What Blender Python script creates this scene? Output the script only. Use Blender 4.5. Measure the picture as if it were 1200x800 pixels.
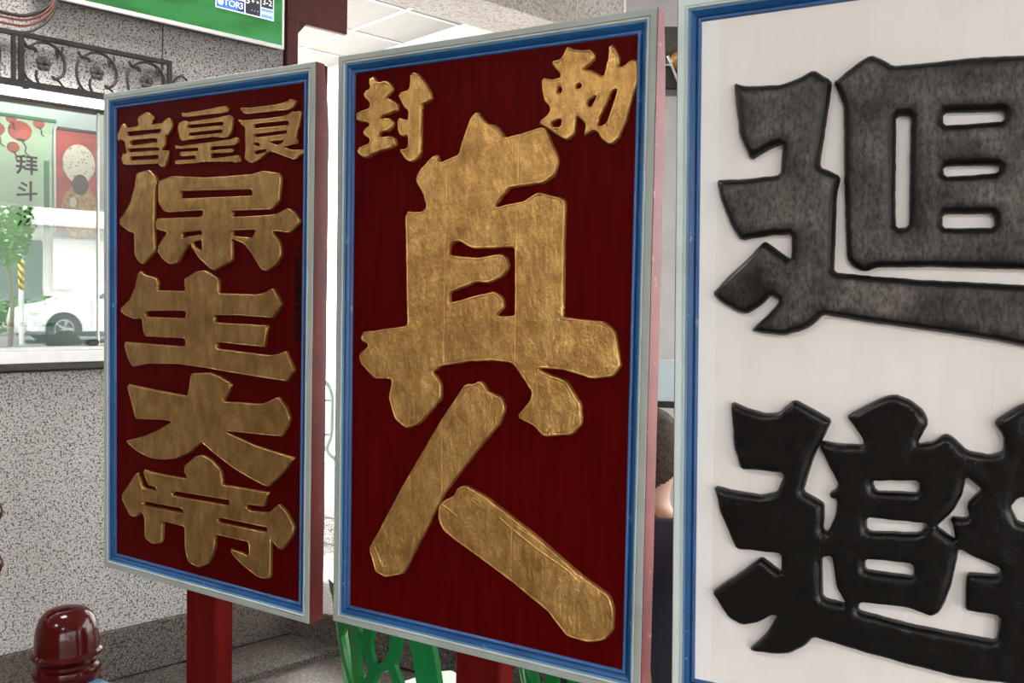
import bpy, bmesh, math, random
import numpy as np
from mathutils import Vector, Matrix, noise
from mathutils.geometry import delaunay_2d_cdt

for o in list(bpy.data.objects):
    bpy.data.objects.remove(o, do_unlink=True)
scene = bpy.context.scene
COL = scene.collection
random.seed(7)

# ------------------------------------------------------------------ camera
cam_d = bpy.data.cameras.new('camera')
cam = bpy.data.objects.new('camera', cam_d)
COL.objects.link(cam)
cam_d.sensor_width = 36.0
cam_d.lens = 31.5                       # 1050 px focal length on 1200 px
cam_d.clip_start = 0.05
cam_d.clip_end = 300
# columns: camera right, up, back in world axes (eye 1.5 m above the floor)
cam.matrix_world = Matrix(((0.99978, -0.02101, 0.0, 0.0),
                           (0.00102, 0.04876, -0.99881, 0.0),
                           (0.02098, 0.99859, 0.04877, 1.5),
                           (0, 0, 0, 1)))
scene.camera = cam

# ------------------------------------------------------------------ light
world = bpy.data.worlds.new('world')
scene.world = world
world.use_nodes = True
wn = world.node_tree
bg = wn.nodes['Background']
bg.inputs[0].default_value = (1.0, 0.985, 0.965, 1.0)      # bright hazy overcast sky
bg.inputs[1].default_value = 2.2
sun_d = bpy.data.lights.new('sun', 'SUN')
sun_d.energy = 5.0
sun_d.angle = math.radians(1.5)
sun_d.color = (1.0, 0.96, 0.9)
sun = bpy.data.objects.new('sun', sun_d)
COL.objects.link(sun)
sun.rotation_euler = Vector((0.62, 0.05, -0.78)).to_track_quat('-Z', 'Y').to_euler()

vs = scene.view_settings
vs.view_transform = 'Standard'
vs.look = 'None'
vs.gamma = 1.0
vs.use_curve_mapping = False
vs.exposure = 2.06

# ------------------------------------------------------------------ frames of reference
# wall frame: x along the granite wall, y away from the hall (into the wall), z up
WO = Vector((-1.3032, 3.5793, 0.0))
WA = math.atan2(0.6820, 0.7314)
WM = Matrix.Translation(WO) @ Matrix.Rotation(WA, 4, 'Z')
ID = Matrix.Identity(4)

# ------------------------------------------------------------------ mesh helpers
def box(bm, x0, x1, y0, y1, z0, z1, m=None):
    vs_ = [bm.verts.new(v) for v in ((x0,y0,z0),(x1,y0,z0),(x1,y1,z0),(x0,y1,z0),(x0,y0,z1),(x1,y0,z1),(x1,y1,z1),(x0,y1,z1))]
    if m is not None:
        for v in vs_: v.co = m @ v.co
    for f in ((3,2,1,0),(4,5,6,7),(0,1,5,4),(1,2,6,5),(2,3,7,6),(3,0,4,7)):
        bm.faces.new([vs_[i] for i in f])
    return vs_

def bevel_all(bm, w, seg=1):
    bmesh.ops.bevel(bm, geom=list(bm.edges), offset=w, segments=seg, affect='EDGES', profile=0.6)

def bx(x0, x1, y0, y1, z0, z1, bev=0.0, seg=1):
    bm = bmesh.new()
    box(bm, min(x0,x1), max(x0,x1), min(y0,y1), max(y0,y1), min(z0,z1), max(z0,z1))
    if bev: bevel_all(bm, bev, seg)
    return bm

def tube(bm, pts, r, n=8, closed=False, r1=None, cap=True):
    pts = [Vector(p) for p in pts]
    k = len(pts)
    rings = []
    up0 = None
    for i, p in enumerate(pts):
        if closed:
            t = pts[(i+1) % k] - pts[i-1]
        else:
            t = pts[min(i+1, k-1)] - pts[max(i-1, 0)]
        t.normalize()
        if up0 is None:
            up0 = Vector((0,0,1)) if abs(t.z) < 0.9 else Vector((1,0,0))
        a = t.cross(up0)
        if a.length < 1e-5: a = t.cross(Vector((0,1,0.2)))
        a.normalize()
        b = a.cross(t).normalized()
        up0 = b
        rr = r if r1 is None else r + (r1-r)*i/max(1,k-1)
        rings.append([bm.verts.new(p + a*math.cos(2*math.pi*j/n)*rr + b*math.sin(2*math.pi*j/n)*rr) for j in range(n)])
    m = k if closed else k-1
    for i in range(m):
        A, B = rings[i], rings[(i+1) % k]
        for j in range(n):
            bm.faces.new((A[j], A[(j+1) % n], B[(j+1) % n], B[j]))
    if cap and not closed:
        bm.faces.new(rings[0][::-1]); bm.faces.new(rings[-1])
    return bm

def lathe(bm, prof, n=32, c=(0,0,0), sx=1, sy=1):
    rings = []
    for r, z in prof:
        if r < 1e-6:
            rings.append([bm.verts.new((c[0], c[1], c[2]+z))])
        else:
            rings.append([bm.verts.new((c[0]+sx*r*math.cos(2*math.pi*j/n), c[1]+sy*r*math.sin(2*math.pi*j/n), c[2]+z)) for j in range(n)])
    for A, B in zip(rings, rings[1:]):
        for j in range(n):
            a0, a1 = A[j % len(A)], A[(j+1) % len(A)]
            b0, b1 = B[j % len(B)], B[(j+1) % len(B)]
            vs_ = []
            for v in (a0, a1, b1, b0):
                if v not in vs_: vs_.append(v)
            if len(vs_) > 2: bm.faces.new(vs_)
    return bm

def prism(bm, poly, z0, z1, axes='xyz'):
    """extruded polygon; poly in the first two axes, extrusion along the third"""
    def P(a, b, c):
        d = {axes[0]: a, axes[1]: b, axes[2]: c}
        return (d['x'], d['y'], d['z'])
    lo = [bm.verts.new(P(a, b, z0)) for a, b in poly]
    hi = [bm.verts.new(P(a, b, z1)) for a, b in poly]
    bm.faces.new(lo[::-1]); bm.faces.new(hi)
    for i in range(len(poly)):
        j = (i+1) % len(poly)
        bm.faces.new((lo[i], lo[j], hi[j], hi[i]))
    return bm

def smooth_path(pts, n=5, closed=False):
    P = [Vector(p) for p in pts]
    k = len(P)
    out = []
    for i in range(k if closed else k-1):
        if closed: p0, p1, p2, p3 = P[i-1], P[i], P[(i+1) % k], P[(i+2) % k]
        else: p0, p1, p2, p3 = P[max(i-1,0)], P[i], P[i+1], P[min(i+2,k-1)]
        for j in range(n):
            t = j/n
            out.append(0.5*((2*p1)+(p2-p0)*t+(2*p0-5*p1+4*p2-p3)*t*t+(3*p1-p0-3*p2+p3)*t**3))
    if not closed: out.append(P[-1])
    return out

# ------------------------------------------------------------------ object helpers
def tag(o, label=None, cat=None, group=None, kind=None):
    if label: o['label'] = label
    if cat: o['category'] = cat
    if group: o['group'] = group
    if kind: o['kind'] = kind
    return o

class Thing:
    pass

def thing(name, label, cat, frame=ID, base=(0,0,0), group=None):
    e = bpy.data.objects.new(name, None)
    e.empty_display_size = 0.05
    COL.objects.link(e)
    e.matrix_world = frame @ Matrix.Translation(base)
    tag(e, label, cat, group)
    t = Thing(); t.o = e; t.base = Vector(base); t.frame = frame
    return t

def finish(name, bm, mat, smooth=None):
    bmesh.ops.recalc_face_normals(bm, faces=bm.faces)
    me = bpy.data.meshes.new(name)
    bm.to_mesh(me); bm.free()
    me.materials.append(mat)
    if smooth is not None:
        for p in me.polygons: p.use_smooth = True
        me.set_sharp_from_angle(angle=math.radians(smooth))
    return me

def part(t, name, bm, mat, smooth=None, label=None, kind=None, parent=None):
    """a part in the frame of thing t (same base); parent: another part"""
    if isinstance(bm, bmesh.types.BMesh):
        bmesh.ops.translate(bm, verts=bm.verts, vec=-t.base)
        me = finish(name, bm, mat, smooth)
    else:
        me = bm
    o = bpy.data.objects.new(name, me)
    COL.objects.link(o)
    o.parent = parent if parent is not None else t.o
    if label: o['label'] = label
    if kind: o['kind'] = kind
    return o

def solid(name, bm, mat, frame=ID, smooth=None, label=None, cat=None, group=None, kind=None, base=None):
    if base is None:
        base = Vector((0,0,0))
    base = Vector(base)
    bmesh.ops.translate(bm, verts=bm.verts, vec=-base)
    me = finish(name, bm, mat, smooth)
    o = bpy.data.objects.new(name, me)
    COL.objects.link(o)
    o.matrix_world = frame @ Matrix.Translation(base)
    return tag(o, label, cat, group, kind)

def child_of(o, name, bm, mat, smooth=None, label=None, base=(0,0,0), loc=(0,0,0), me=None):
    if me is None:
        bmesh.ops.translate(bm, verts=bm.verts, vec=-Vector(base))
        me = finish(name, bm, mat, smooth)
    c = bpy.data.objects.new(name, me)
    COL.objects.link(c)
    c.parent = o
    c.location = loc
    if label: c['label'] = label
    return c

def text_bm(s, size, m, extrude=0.0006, align='CENTER', spacing=1.0, bold=0.0):
    cu = bpy.data.curves.new('lettering', 'FONT')
    cu.body = s; cu.size = size; cu.align_x = align; cu.align_y = 'CENTER'
    cu.extrude = extrude; cu.space_line = spacing; cu.resolution_u = 4; cu.offset = bold
    ob = bpy.data.objects.new('lettering', cu)
    COL.objects.link(ob)
    dg = bpy.context.evaluated_depsgraph_get()
    me = bpy.data.meshes.new_from_object(ob.evaluated_get(dg))
    bpy.data.objects.remove(ob, do_unlink=True)
    bpy.data.curves.remove(cu)
    bm = bmesh.new(); bm.from_mesh(me)
    bpy.data.meshes.remove(me)
    bmesh.ops.transform(bm, matrix=m, verts=bm.verts)
    return bm

# ------------------------------------------------------------------ material helpers
class NT:
    def __init__(s, name):
        s.m = bpy.data.materials.new(name); s.m.use_nodes = True
        s.n = s.m.node_tree.nodes; s.l = s.m.node_tree.links
        s.b = s.n['Principled BSDF']
        s.tc = s.n.new('ShaderNodeTexCoord')
    def add(s, t, **k):
        nd = s.n.new(t)
        for a, v in k.items(): setattr(nd, a, v)
        return nd
    def set(s, sock, v):
        if hasattr(v, 'is_output') or isinstance(v, bpy.types.NodeSocket): s.l.new(v, s.b.inputs[sock])
        else: s.b.inputs[sock].default_value = v
    def coord(s, scale=(1,1,1), loc=(0,0,0)):
        mp = s.add('ShaderNodeMapping')
        mp.inputs['Scale'].default_value = scale; mp.inputs['Location'].default_value = loc
        s.l.new(s.tc.outputs['Object'], mp.inputs[0])
        return mp.outputs[0]
    def noise(s, scale, detail=4, rough=0.55, vec=None, dist=0.0):
        nd = s.add('ShaderNodeTexNoise')
        nd.inputs['Scale'].default_value = scale; nd.inputs['Detail'].default_value = detail
        nd.inputs['Roughness'].default_value = rough; nd.inputs['Distortion'].default_value = dist
        s.l.new(vec if vec is not None else s.coord(), nd.inputs['Vector'])
        return nd.outputs['Fac']
    def ramp(s, fac, stops, interp='LINEAR'):
        nd = s.add('ShaderNodeValToRGB'); cr = nd.color_ramp; cr.interpolation = interp
        while len(cr.elements) < len(stops): cr.elements.new(0.5)
        for e, (p, c) in zip(cr.elements, stops):
            e.position = p; e.color = (c[0], c[1], c[2], 1) if not isinstance(c, (int, float)) else (c, c, c, 1)
        s.l.new(fac, nd.inputs[0])
        return nd.outputs[0]
    def mix(s, fac, a, b, mode='MIX'):
        nd = s.add('ShaderNodeMix', data_type='RGBA', blend_type=mode)
        for sock, v in ((nd.inputs[0], fac), (nd.inputs[6], a), (nd.inputs[7], b)):
            if isinstance(v, bpy.types.NodeSocket): s.l.new(v, sock)
            elif isinstance(v, (int, float)): sock.default_value = v if sock.type == 'VALUE' else (v, v, v, 1)
            else: sock.default_value = (v[0], v[1], v[2], 1)
        return nd.outputs[2]
    def math(s, op, a, b=None, c=None):
        nd = s.add('ShaderNodeMath', operation=op)
        for i, v in enumerate((a, b, c)):
            if v is None: continue
            if isinstance(v, bpy.types.NodeSocket): s.l.new(v, nd.inputs[i])
            else: nd.inputs[i].default_value = v
        return nd.outputs[0]
    def bump(s, h, strength=0.3, dist=0.002, prev=None):
        nd = s.add('ShaderNodeBump')
        nd.inputs['Strength'].default_value = strength; nd.inputs['Distance'].default_value = dist
        s.l.new(h, nd.inputs['Height'])
        if prev is not None: s.l.new(prev, nd.inputs['Normal'])
        s.l.new(nd.outputs[0], s.b.inputs['Normal'])
        return nd.outputs[0]
    def sep(s, vec):
        nd = s.add('ShaderNodeSeparateXYZ'); s.l.new(vec, nd.inputs[0]); return nd.outputs

def plain(name, col, rough=0.5, metal=0.0, var=0.12, nscale=25, bump=0.08, bscale=None, spec=0.5, coat=0.0):
    q = NT(name)
    n = q.noise(nscale, 4)
    lo = tuple(c*(1-var) for c in col); hi = tuple(min(1, c*(1+var)) for c in col)
    q.set('Base Color', q.ramp(n, [(0.3, lo), (0.7, hi)]))
    q.set('Roughness', rough); q.set('Metallic', metal); q.set('Specular IOR Level', spec)
    if coat: q.set('Coat Weight', coat); q.set('Coat Roughness', 0.15)
    if bump: q.bump(q.noise(bscale or nscale*4, 3), bump, 0.002)
    return q.m

def emis(name, col, strength):
    q = NT(name)
    q.set('Base Color', (col[0], col[1], col[2], 1))
    q.set('Emission Color', (col[0], col[1], col[2], 1)); q.set('Emission Strength', strength)
    return q.m

def granite(name, base, dark, light, scale=260, rough=0.75, stain=(0.16, 0.10, 0.07), stain_amt=0.35, bumps=0.35, spec=0.3):
    q = NT(name)
    n1 = q.noise(scale, 2, 0.6)
    n2 = q.noise(scale*0.45, 3, 0.65, q.coord(loc=(3.1, 1.7, 0.4)))
    c = q.ramp(n1, [(0.36, dark), (0.46, base), (0.54, base), (0.62, light)])
    c = q.mix(q.ramp(n2, [(0.41, 1.0), (0.47, 0.0)]), c, dark)
    big = q.noise(1.6, 5, 0.6, q.coord(loc=(0.7, 4.2, 2.0)))
    c = q.mix(q.math('MULTIPLY', q.ramp(big, [(0.45, 0.0), (0.72, 1.0)]), stain_amt), c, stain)
    q.set('Base Color', c); q.set('Roughness', rough); q.set('Specular IOR Level', spec)
    q.bump(n1, bumps, 0.003)
    return q.m

# board paints ---------------------------------------------------------
def red_lacquer(name, col=(0.062, 0.0004, 0.0004)):
    q = NT(name)
    st = q.noise(9, 5, 0.6, q.coord((9, 0.8, 9)))
    dk = tuple(c*0.72 for c in col); lt = (col[0]*1.25, col[1]*1.4+0.001, col[2]*1.4)
    c = q.ramp(st, [(0.3, dk), (0.55, col), (0.8, lt)])
    sc = q.noise(60, 3, 0.7, q.coord((3, 0.35, 3), (2, 5, 1)))
    c = q.mix(q.ramp(sc, [(0.70, 0.0), (0.78, 0.35)]), c, (0.10, 0.006, 0.004))
    q.set('Base Color', c); q.set('Roughness', q.ramp(st, [(0.2, 0.42), (0.8, 0.55)]))
    q.set('Specular IOR Level', 0.04)
    q.bump(q.noise(30, 4, 0.6, q.coord((6, 0.8, 6))), 0.18, 0.002)
    return q.m

def gold_leaf(name, seams, tone=1.0, rough=0.42, mott=0.5, bumpy=0.5):
    q = NT(name)
    n = q.noise(16, 6, 0.62, None, 0.4)
    n2 = q.noise(55, 4, 0.6, q.coord((1, 0.35, 1), (4, 1, 2)))
    a = (0.30*tone, 0.160*tone, 0.046*tone); b = (0.46*tone, 0.268*tone, 0.086*tone); d = (0.62*tone, 0.395*tone, 0.150*tone)
    c = q.ramp(n, [(0.28, a), (0.52, b), (0.78, d)])
    c = q.mix(q.math('MULTIPLY', q.ramp(n2, [(0.35, 1.0), (0.6, 0.0)]), mott), c, (0.17*tone, 0.082*tone, 0.022*tone))
    q.set('Base Color', c); q.set('Metallic', 0.82)
    q.set('Roughness', q.ramp(n, [(0.2, rough+0.1), (0.8, rough-0.06)]))
    pos = q.sep(q.coord())
    h = q.math('ADD', q.noise(38, 7, 0.68, q.coord((1, 0.6, 1))), q.math('MULTIPLY', q.noise(150, 4, 0.6, q.coord((1, 0.25, 1), (2, 2, 2)), 0.8), 0.35))
    wob = q.math('MULTIPLY', q.math('SUBTRACT', q.noise(7, 3), 0.5), 0.008)
    for u in seams:
        dd = q.math('ABSOLUTE', q.math('SUBTRACT', q.math('ADD', pos[0], wob), u))
        line = q.math('SUBTRACT', 1.0, q.math('SMOOTH_MIN', q.math('DIVIDE', dd, 0.0016), 1.0, 0.05))
        h = q.math('SUBTRACT', h, q.math('MULTIPLY', line, 0.15))
    q.bump(h, bumpy, 0.0065)
    return q.m

def black_lacquer(name, dust):
    q = NT(name)
    n = q.noise(6.5, 5, 0.6, q.coord((1, 0.8, 1), (0.9, 0.3, 0)))
    f = q.noise(170, 5, 0.75, q.coord((1, 0.45, 1), (3, 2, 1)))
    c = q.ramp(f, [(0.35, (0.003, 0.0027, 0.0026)), (0.75, (0.010, 0.009, 0.008))])
    if dust:
        # old dust and abrasion on the level crown of the strokes
        z = q.sep(q.coord())[2]
        crown = q.ramp(z, [(0.0, 0.0), (1.0, 1.0)])
        mr = q.add('ShaderNodeMapRange'); mr.inputs[1].default_value = 0.0272; mr.inputs[2].default_value = 0.0300
        q.l.new(z, mr.inputs[0])
        m = q.math('MULTIPLY', mr.outputs[0], q.ramp(n, [(0.36, 0.12), (0.60, 1.0)]))
        m = q.math('MULTIPLY', m, q.ramp(f, [(0.36, 0.25), (0.60, 1.0)]))
        m = q.math('MULTIPLY', m, dust)
        c = q.mix(m, c, (0.205, 0.182, 0.165))
        q.set('Roughness', q.ramp(n, [(0.3, 0.28), (0.7, 0.5)]))
    else:
        q.set('Roughness', q.ramp(n, [(0.3, 0.20), (0.7, 0.30)]))
    q.set('Base Color', c); q.set('Specular IOR Level', 0.3)
    b1 = q.bump(q.noise(45, 5, 0.62, q.coord((1, 0.7, 1), (1, 1, 0))), 0.30, 0.004)
    q.bump(q.noise(170, 4, 0.7, q.coord((1, 0.6, 1), (4, 1, 0))), 0.30, 0.0018, b1)
    return q.m

def painted(name, col, wear, wear_col, rough=0.45, var=0.15):
    q = NT(name)
    n = q.noise(8, 5, 0.6)
    lo = tuple(c*(1-var) for c in col); hi = tuple(min(1, c*(1+var)) for c in col)
    c = q.ramp(n, [(0.3, lo), (0.7, hi)])
    w = q.noise(42, 5, 0.7, q.coord(loc=(5, 2, 1)))
    c = q.mix(q.math('MULTIPLY', q.ramp(w, [(0.63, 0.0), (0.70, 1.0)]), wear), c, wear_col)
    q.set('Base Color', c); q.set('Roughness', rough); q.set('Specular IOR Level', 0.4)
    q.bump(q.noise(70, 4), 0.12, 0.002)
    return q.m

M = {}
M['red_a'] = red_lacquer('red lacquer deep')
M['red_b'] = red_lacquer('red lacquer', (0.074, 0.0006, 0.0005))
M['red_side'] = painted('worn red edge paint', (0.115, 0.013, 0.012), 0.7, (0.24, 0.09, 0.085), 0.55, 0.3)
M['red_side_b'] = painted('faded pink red edge paint', (0.22, 0.040, 0.046), 0.9, (0.46, 0.24, 0.26), 0.6, 0.35)  # pinker and paler than the other edge red, with wear flecks
M['red_post'] = red_lacquer('red post lacquer', (0.095, 0.005, 0.004))
M['gold_a'] = gold_leaf('gold leaf dull', [0.072], 0.88, 0.32, 0.5, 0.45)  # darker copy of the gold; the first board's weaker light is in the colour
M['gold_b'] = gold_leaf('gold leaf', [-0.0755, 0.0730], 1.50, 0.29, 0.5, 0.75)
M['black_dusty'] = black_lacquer('dusty black lacquer', 0.85)
M['black_clean'] = black_lacquer('glossy black lacquer', 0.0)
M['pale'] = painted('pale grey green frame paint', (0.33, 0.375, 0.355), 0.6, (0.20, 0.24, 0.23), 0.5, 0.12)
M['pale_c'] = painted('pale aqua frame paint', (0.60, 0.72, 0.715), 0.4, (0.62, 0.68, 0.66), 0.5, 0.12)
M['cream'] = painted('cream bead paint', (0.50, 0.54, 0.51), 0.5, (0.40, 0.44, 0.42), 0.5, 0.1)
M['lightblue'] = painted('light blue bead paint', (0.10, 0.23, 0.38), 0.5, (0.2, 0.3, 0.4), 0.4, 0.15)
M['blue'] = painted('bright blue frame paint', (0.006, 0.070, 0.215), 0.8, (0.22, 0.32, 0.42), 0.33, 0.25)
M['bead'] = painted('lavender blue bead paint', (0.048, 0.125, 0.32), 0.6, (0.25, 0.30, 0.42), 0.35, 0.2)
M['ink'] = plain('black ink', (0.004, 0.0035, 0.004), 0.7, var=0.2, bump=0, spec=0.05)
q = NT('white board paint')
n_ = q.noise(3.2, 4, 0.6, q.coord((1, 0.7, 1)))
st_ = q.noise(26, 5, 0.6, q.coord((1.5, 0.25, 1)))
c_ = q.ramp(n_, [(0.35, (0.80, 0.765, 0.735)), (0.65, (0.88, 0.865, 0.84))])
c_ = q.mix(q.math('MULTIPLY', q.ramp(st_, [(0.45, 0.0), (0.75, 1.0)]), 0.30), c_, (0.74, 0.70, 0.67))
px_ = q.sep(q.coord())
edge_ = q.math('MULTIPLY', q.math('LESS_THAN', q.math('ADD', px_[0], q.math('MULTIPLY', q.noise(10, 2), 0.012)), -0.262), 0.75)
c_ = q.mix(edge_, c_, (0.86, 0.88, 0.87))
q.set('Base Color', c_); q.set('Roughness', 0.5); q.set('Specular IOR Level', 0.35)
q.bump(q.noise(22, 5, 0.6, q.coord((1, 0.2, 1))), 0.15, 0.002)
M['white_board'] = q.m
M['granite'] = granite('speckled grey granite', (0.37, 0.36, 0.35), (0.065, 0.06, 0.056), (0.74, 0.73, 0.72), 290, 0.75, (0.22, 0.17, 0.14), 0.22)
M['granite_dark'] = granite('dark speckled granite', (0.085, 0.074, 0.066), (0.025, 0.021, 0.019), (0.22, 0.20, 0.185), 170, 0.6, (0.07, 0.05, 0.035), 0.6)
M['floor_stone'] = granite('brown grey floor stone', (0.135, 0.115, 0.10), (0.06, 0.05, 0.042), (0.24, 0.22, 0.20), 120, 0.42, (0.10, 0.075, 0.055), 0.6, 0.15, 0.5)
M['paving'] = granite('pale street paving', (0.40, 0.39, 0.37), (0.22, 0.21, 0.2), (0.52, 0.51, 0.5), 60, 0.8, (0.3, 0.28, 0.25), 0.3)
M['asphalt'] = granite('asphalt', (0.12, 0.12, 0.12), (0.06, 0.06, 0.06), (0.2, 0.2, 0.2), 90, 0.85, (0.1, 0.1, 0.1), 0.3)
M['iron'] = plain('wrought iron', (0.040, 0.036, 0.036), 0.45, 0.5, 0.25, 40, 0.2)
M['iron_flower'] = plain('dusty iron flower', (0.085, 0.078, 0.078), 0.5, 0.4, 0.3, 60, 0.3)
M['white_plastic'] = plain('white plastic', (0.72, 0.73, 0.72), 0.35, 0, 0.06, 20, 0.03)
M['aluminium'] = plain('pale aluminium', (0.62, 0.65, 0.63), 0.35, 0.6, 0.1, 30, 0.05)
M['dark_metal'] = plain('dark metal', (0.045, 0.042, 0.04), 0.4, 0.5, 0.2, 30, 0.08)
M['case_back'] = plain('pale case lining', (0.66, 0.74, 0.73), 0.6, 0, 0.05, 6, 0.03)
M['black_plastic'] = plain('black plastic', (0.012, 0.012, 0.013), 0.35, 0, 0.2, 30, 0.05)
M['tile'] = plain('white ceiling tile', (0.34, 0.34, 0.335), 0.8, 0, 0.04, 14, 0.15, 160)
M['tbar'] = plain('white ceiling bar', (0.62, 0.62, 0.61), 0.5, 0, 0.03, 14, 0.0)
M['plaster'] = plain('grey plaster', (0.47, 0.46, 0.46), 0.8, 0, 0.12, 5, 0.2, 60)
M['soffit'] = plain('painted soffit', (0.62, 0.62, 0.63), 0.8, 0, 0.05, 4, 0.1, 50)
M['beam_stone'] = granite('grey stone beam', (0.40, 0.385, 0.37), (0.24, 0.225, 0.21), (0.52, 0.50, 0.48), 110, 0.85, (0.22, 0.17, 0.13), 0.6)
M['red_beam'] = painted('dark red beam paint', (0.075, 0.011, 0.008), 0.5, (0.09, 0.02, 0.016), 0.5, 0.2)
M['green'] = plain('green moulded plastic', (0.006, 0.19, 0.035), 0.28, 0, 0.1, 8, 0.02)
M['skin'] = plain('skin', (0.30, 0.15, 0.09), 0.5, 0, 0.1, 30, 0.15, 160)
M['hair'] = plain('short grey brown hair', (0.045, 0.030, 0.021), 0.7, 0, 0.6, 120, 0.9, 260, 0.15)
M['shirt'] = plain('dark navy shirt', (0.010, 0.008, 0.018), 0.85, 0, 0.25, 14, 0.25, 40)
M['trousers'] = plain('dark grey trousers', (0.03, 0.03, 0.035), 0.85, 0, 0.2, 14, 0.2)
M['newel'] = plain('glossy dark red varnish', (0.045, 0.0018, 0.0014), 0.12, 0, 0.25, 9, 0.04, 30, 0.28, 0.0)
q = NT('clear case glass')
q.n.remove(q.b)
tr_ = q.add('ShaderNodeBsdfTransparent'); tr_.inputs[0].default_value = (0.93, 0.97, 0.95, 1)
gl_ = q.add('ShaderNodeBsdfGlossy'); gl_.inputs['Roughness'].default_value = 0.0
fr_ = q.add('ShaderNodeFresnel'); fr_.inputs[0].default_value = 2.5
mx_ = q.add('ShaderNodeMixShader')
q.l.new(fr_.outputs[0], mx_.inputs[0]); q.l.new(tr_.outputs[0], mx_.inputs[1]); q.l.new(gl_.outputs[0], mx_.inputs[2])
q.l.new(mx_.outputs[0], q.n['Material Output'].inputs[0])
M['glass'] = q.m
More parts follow.
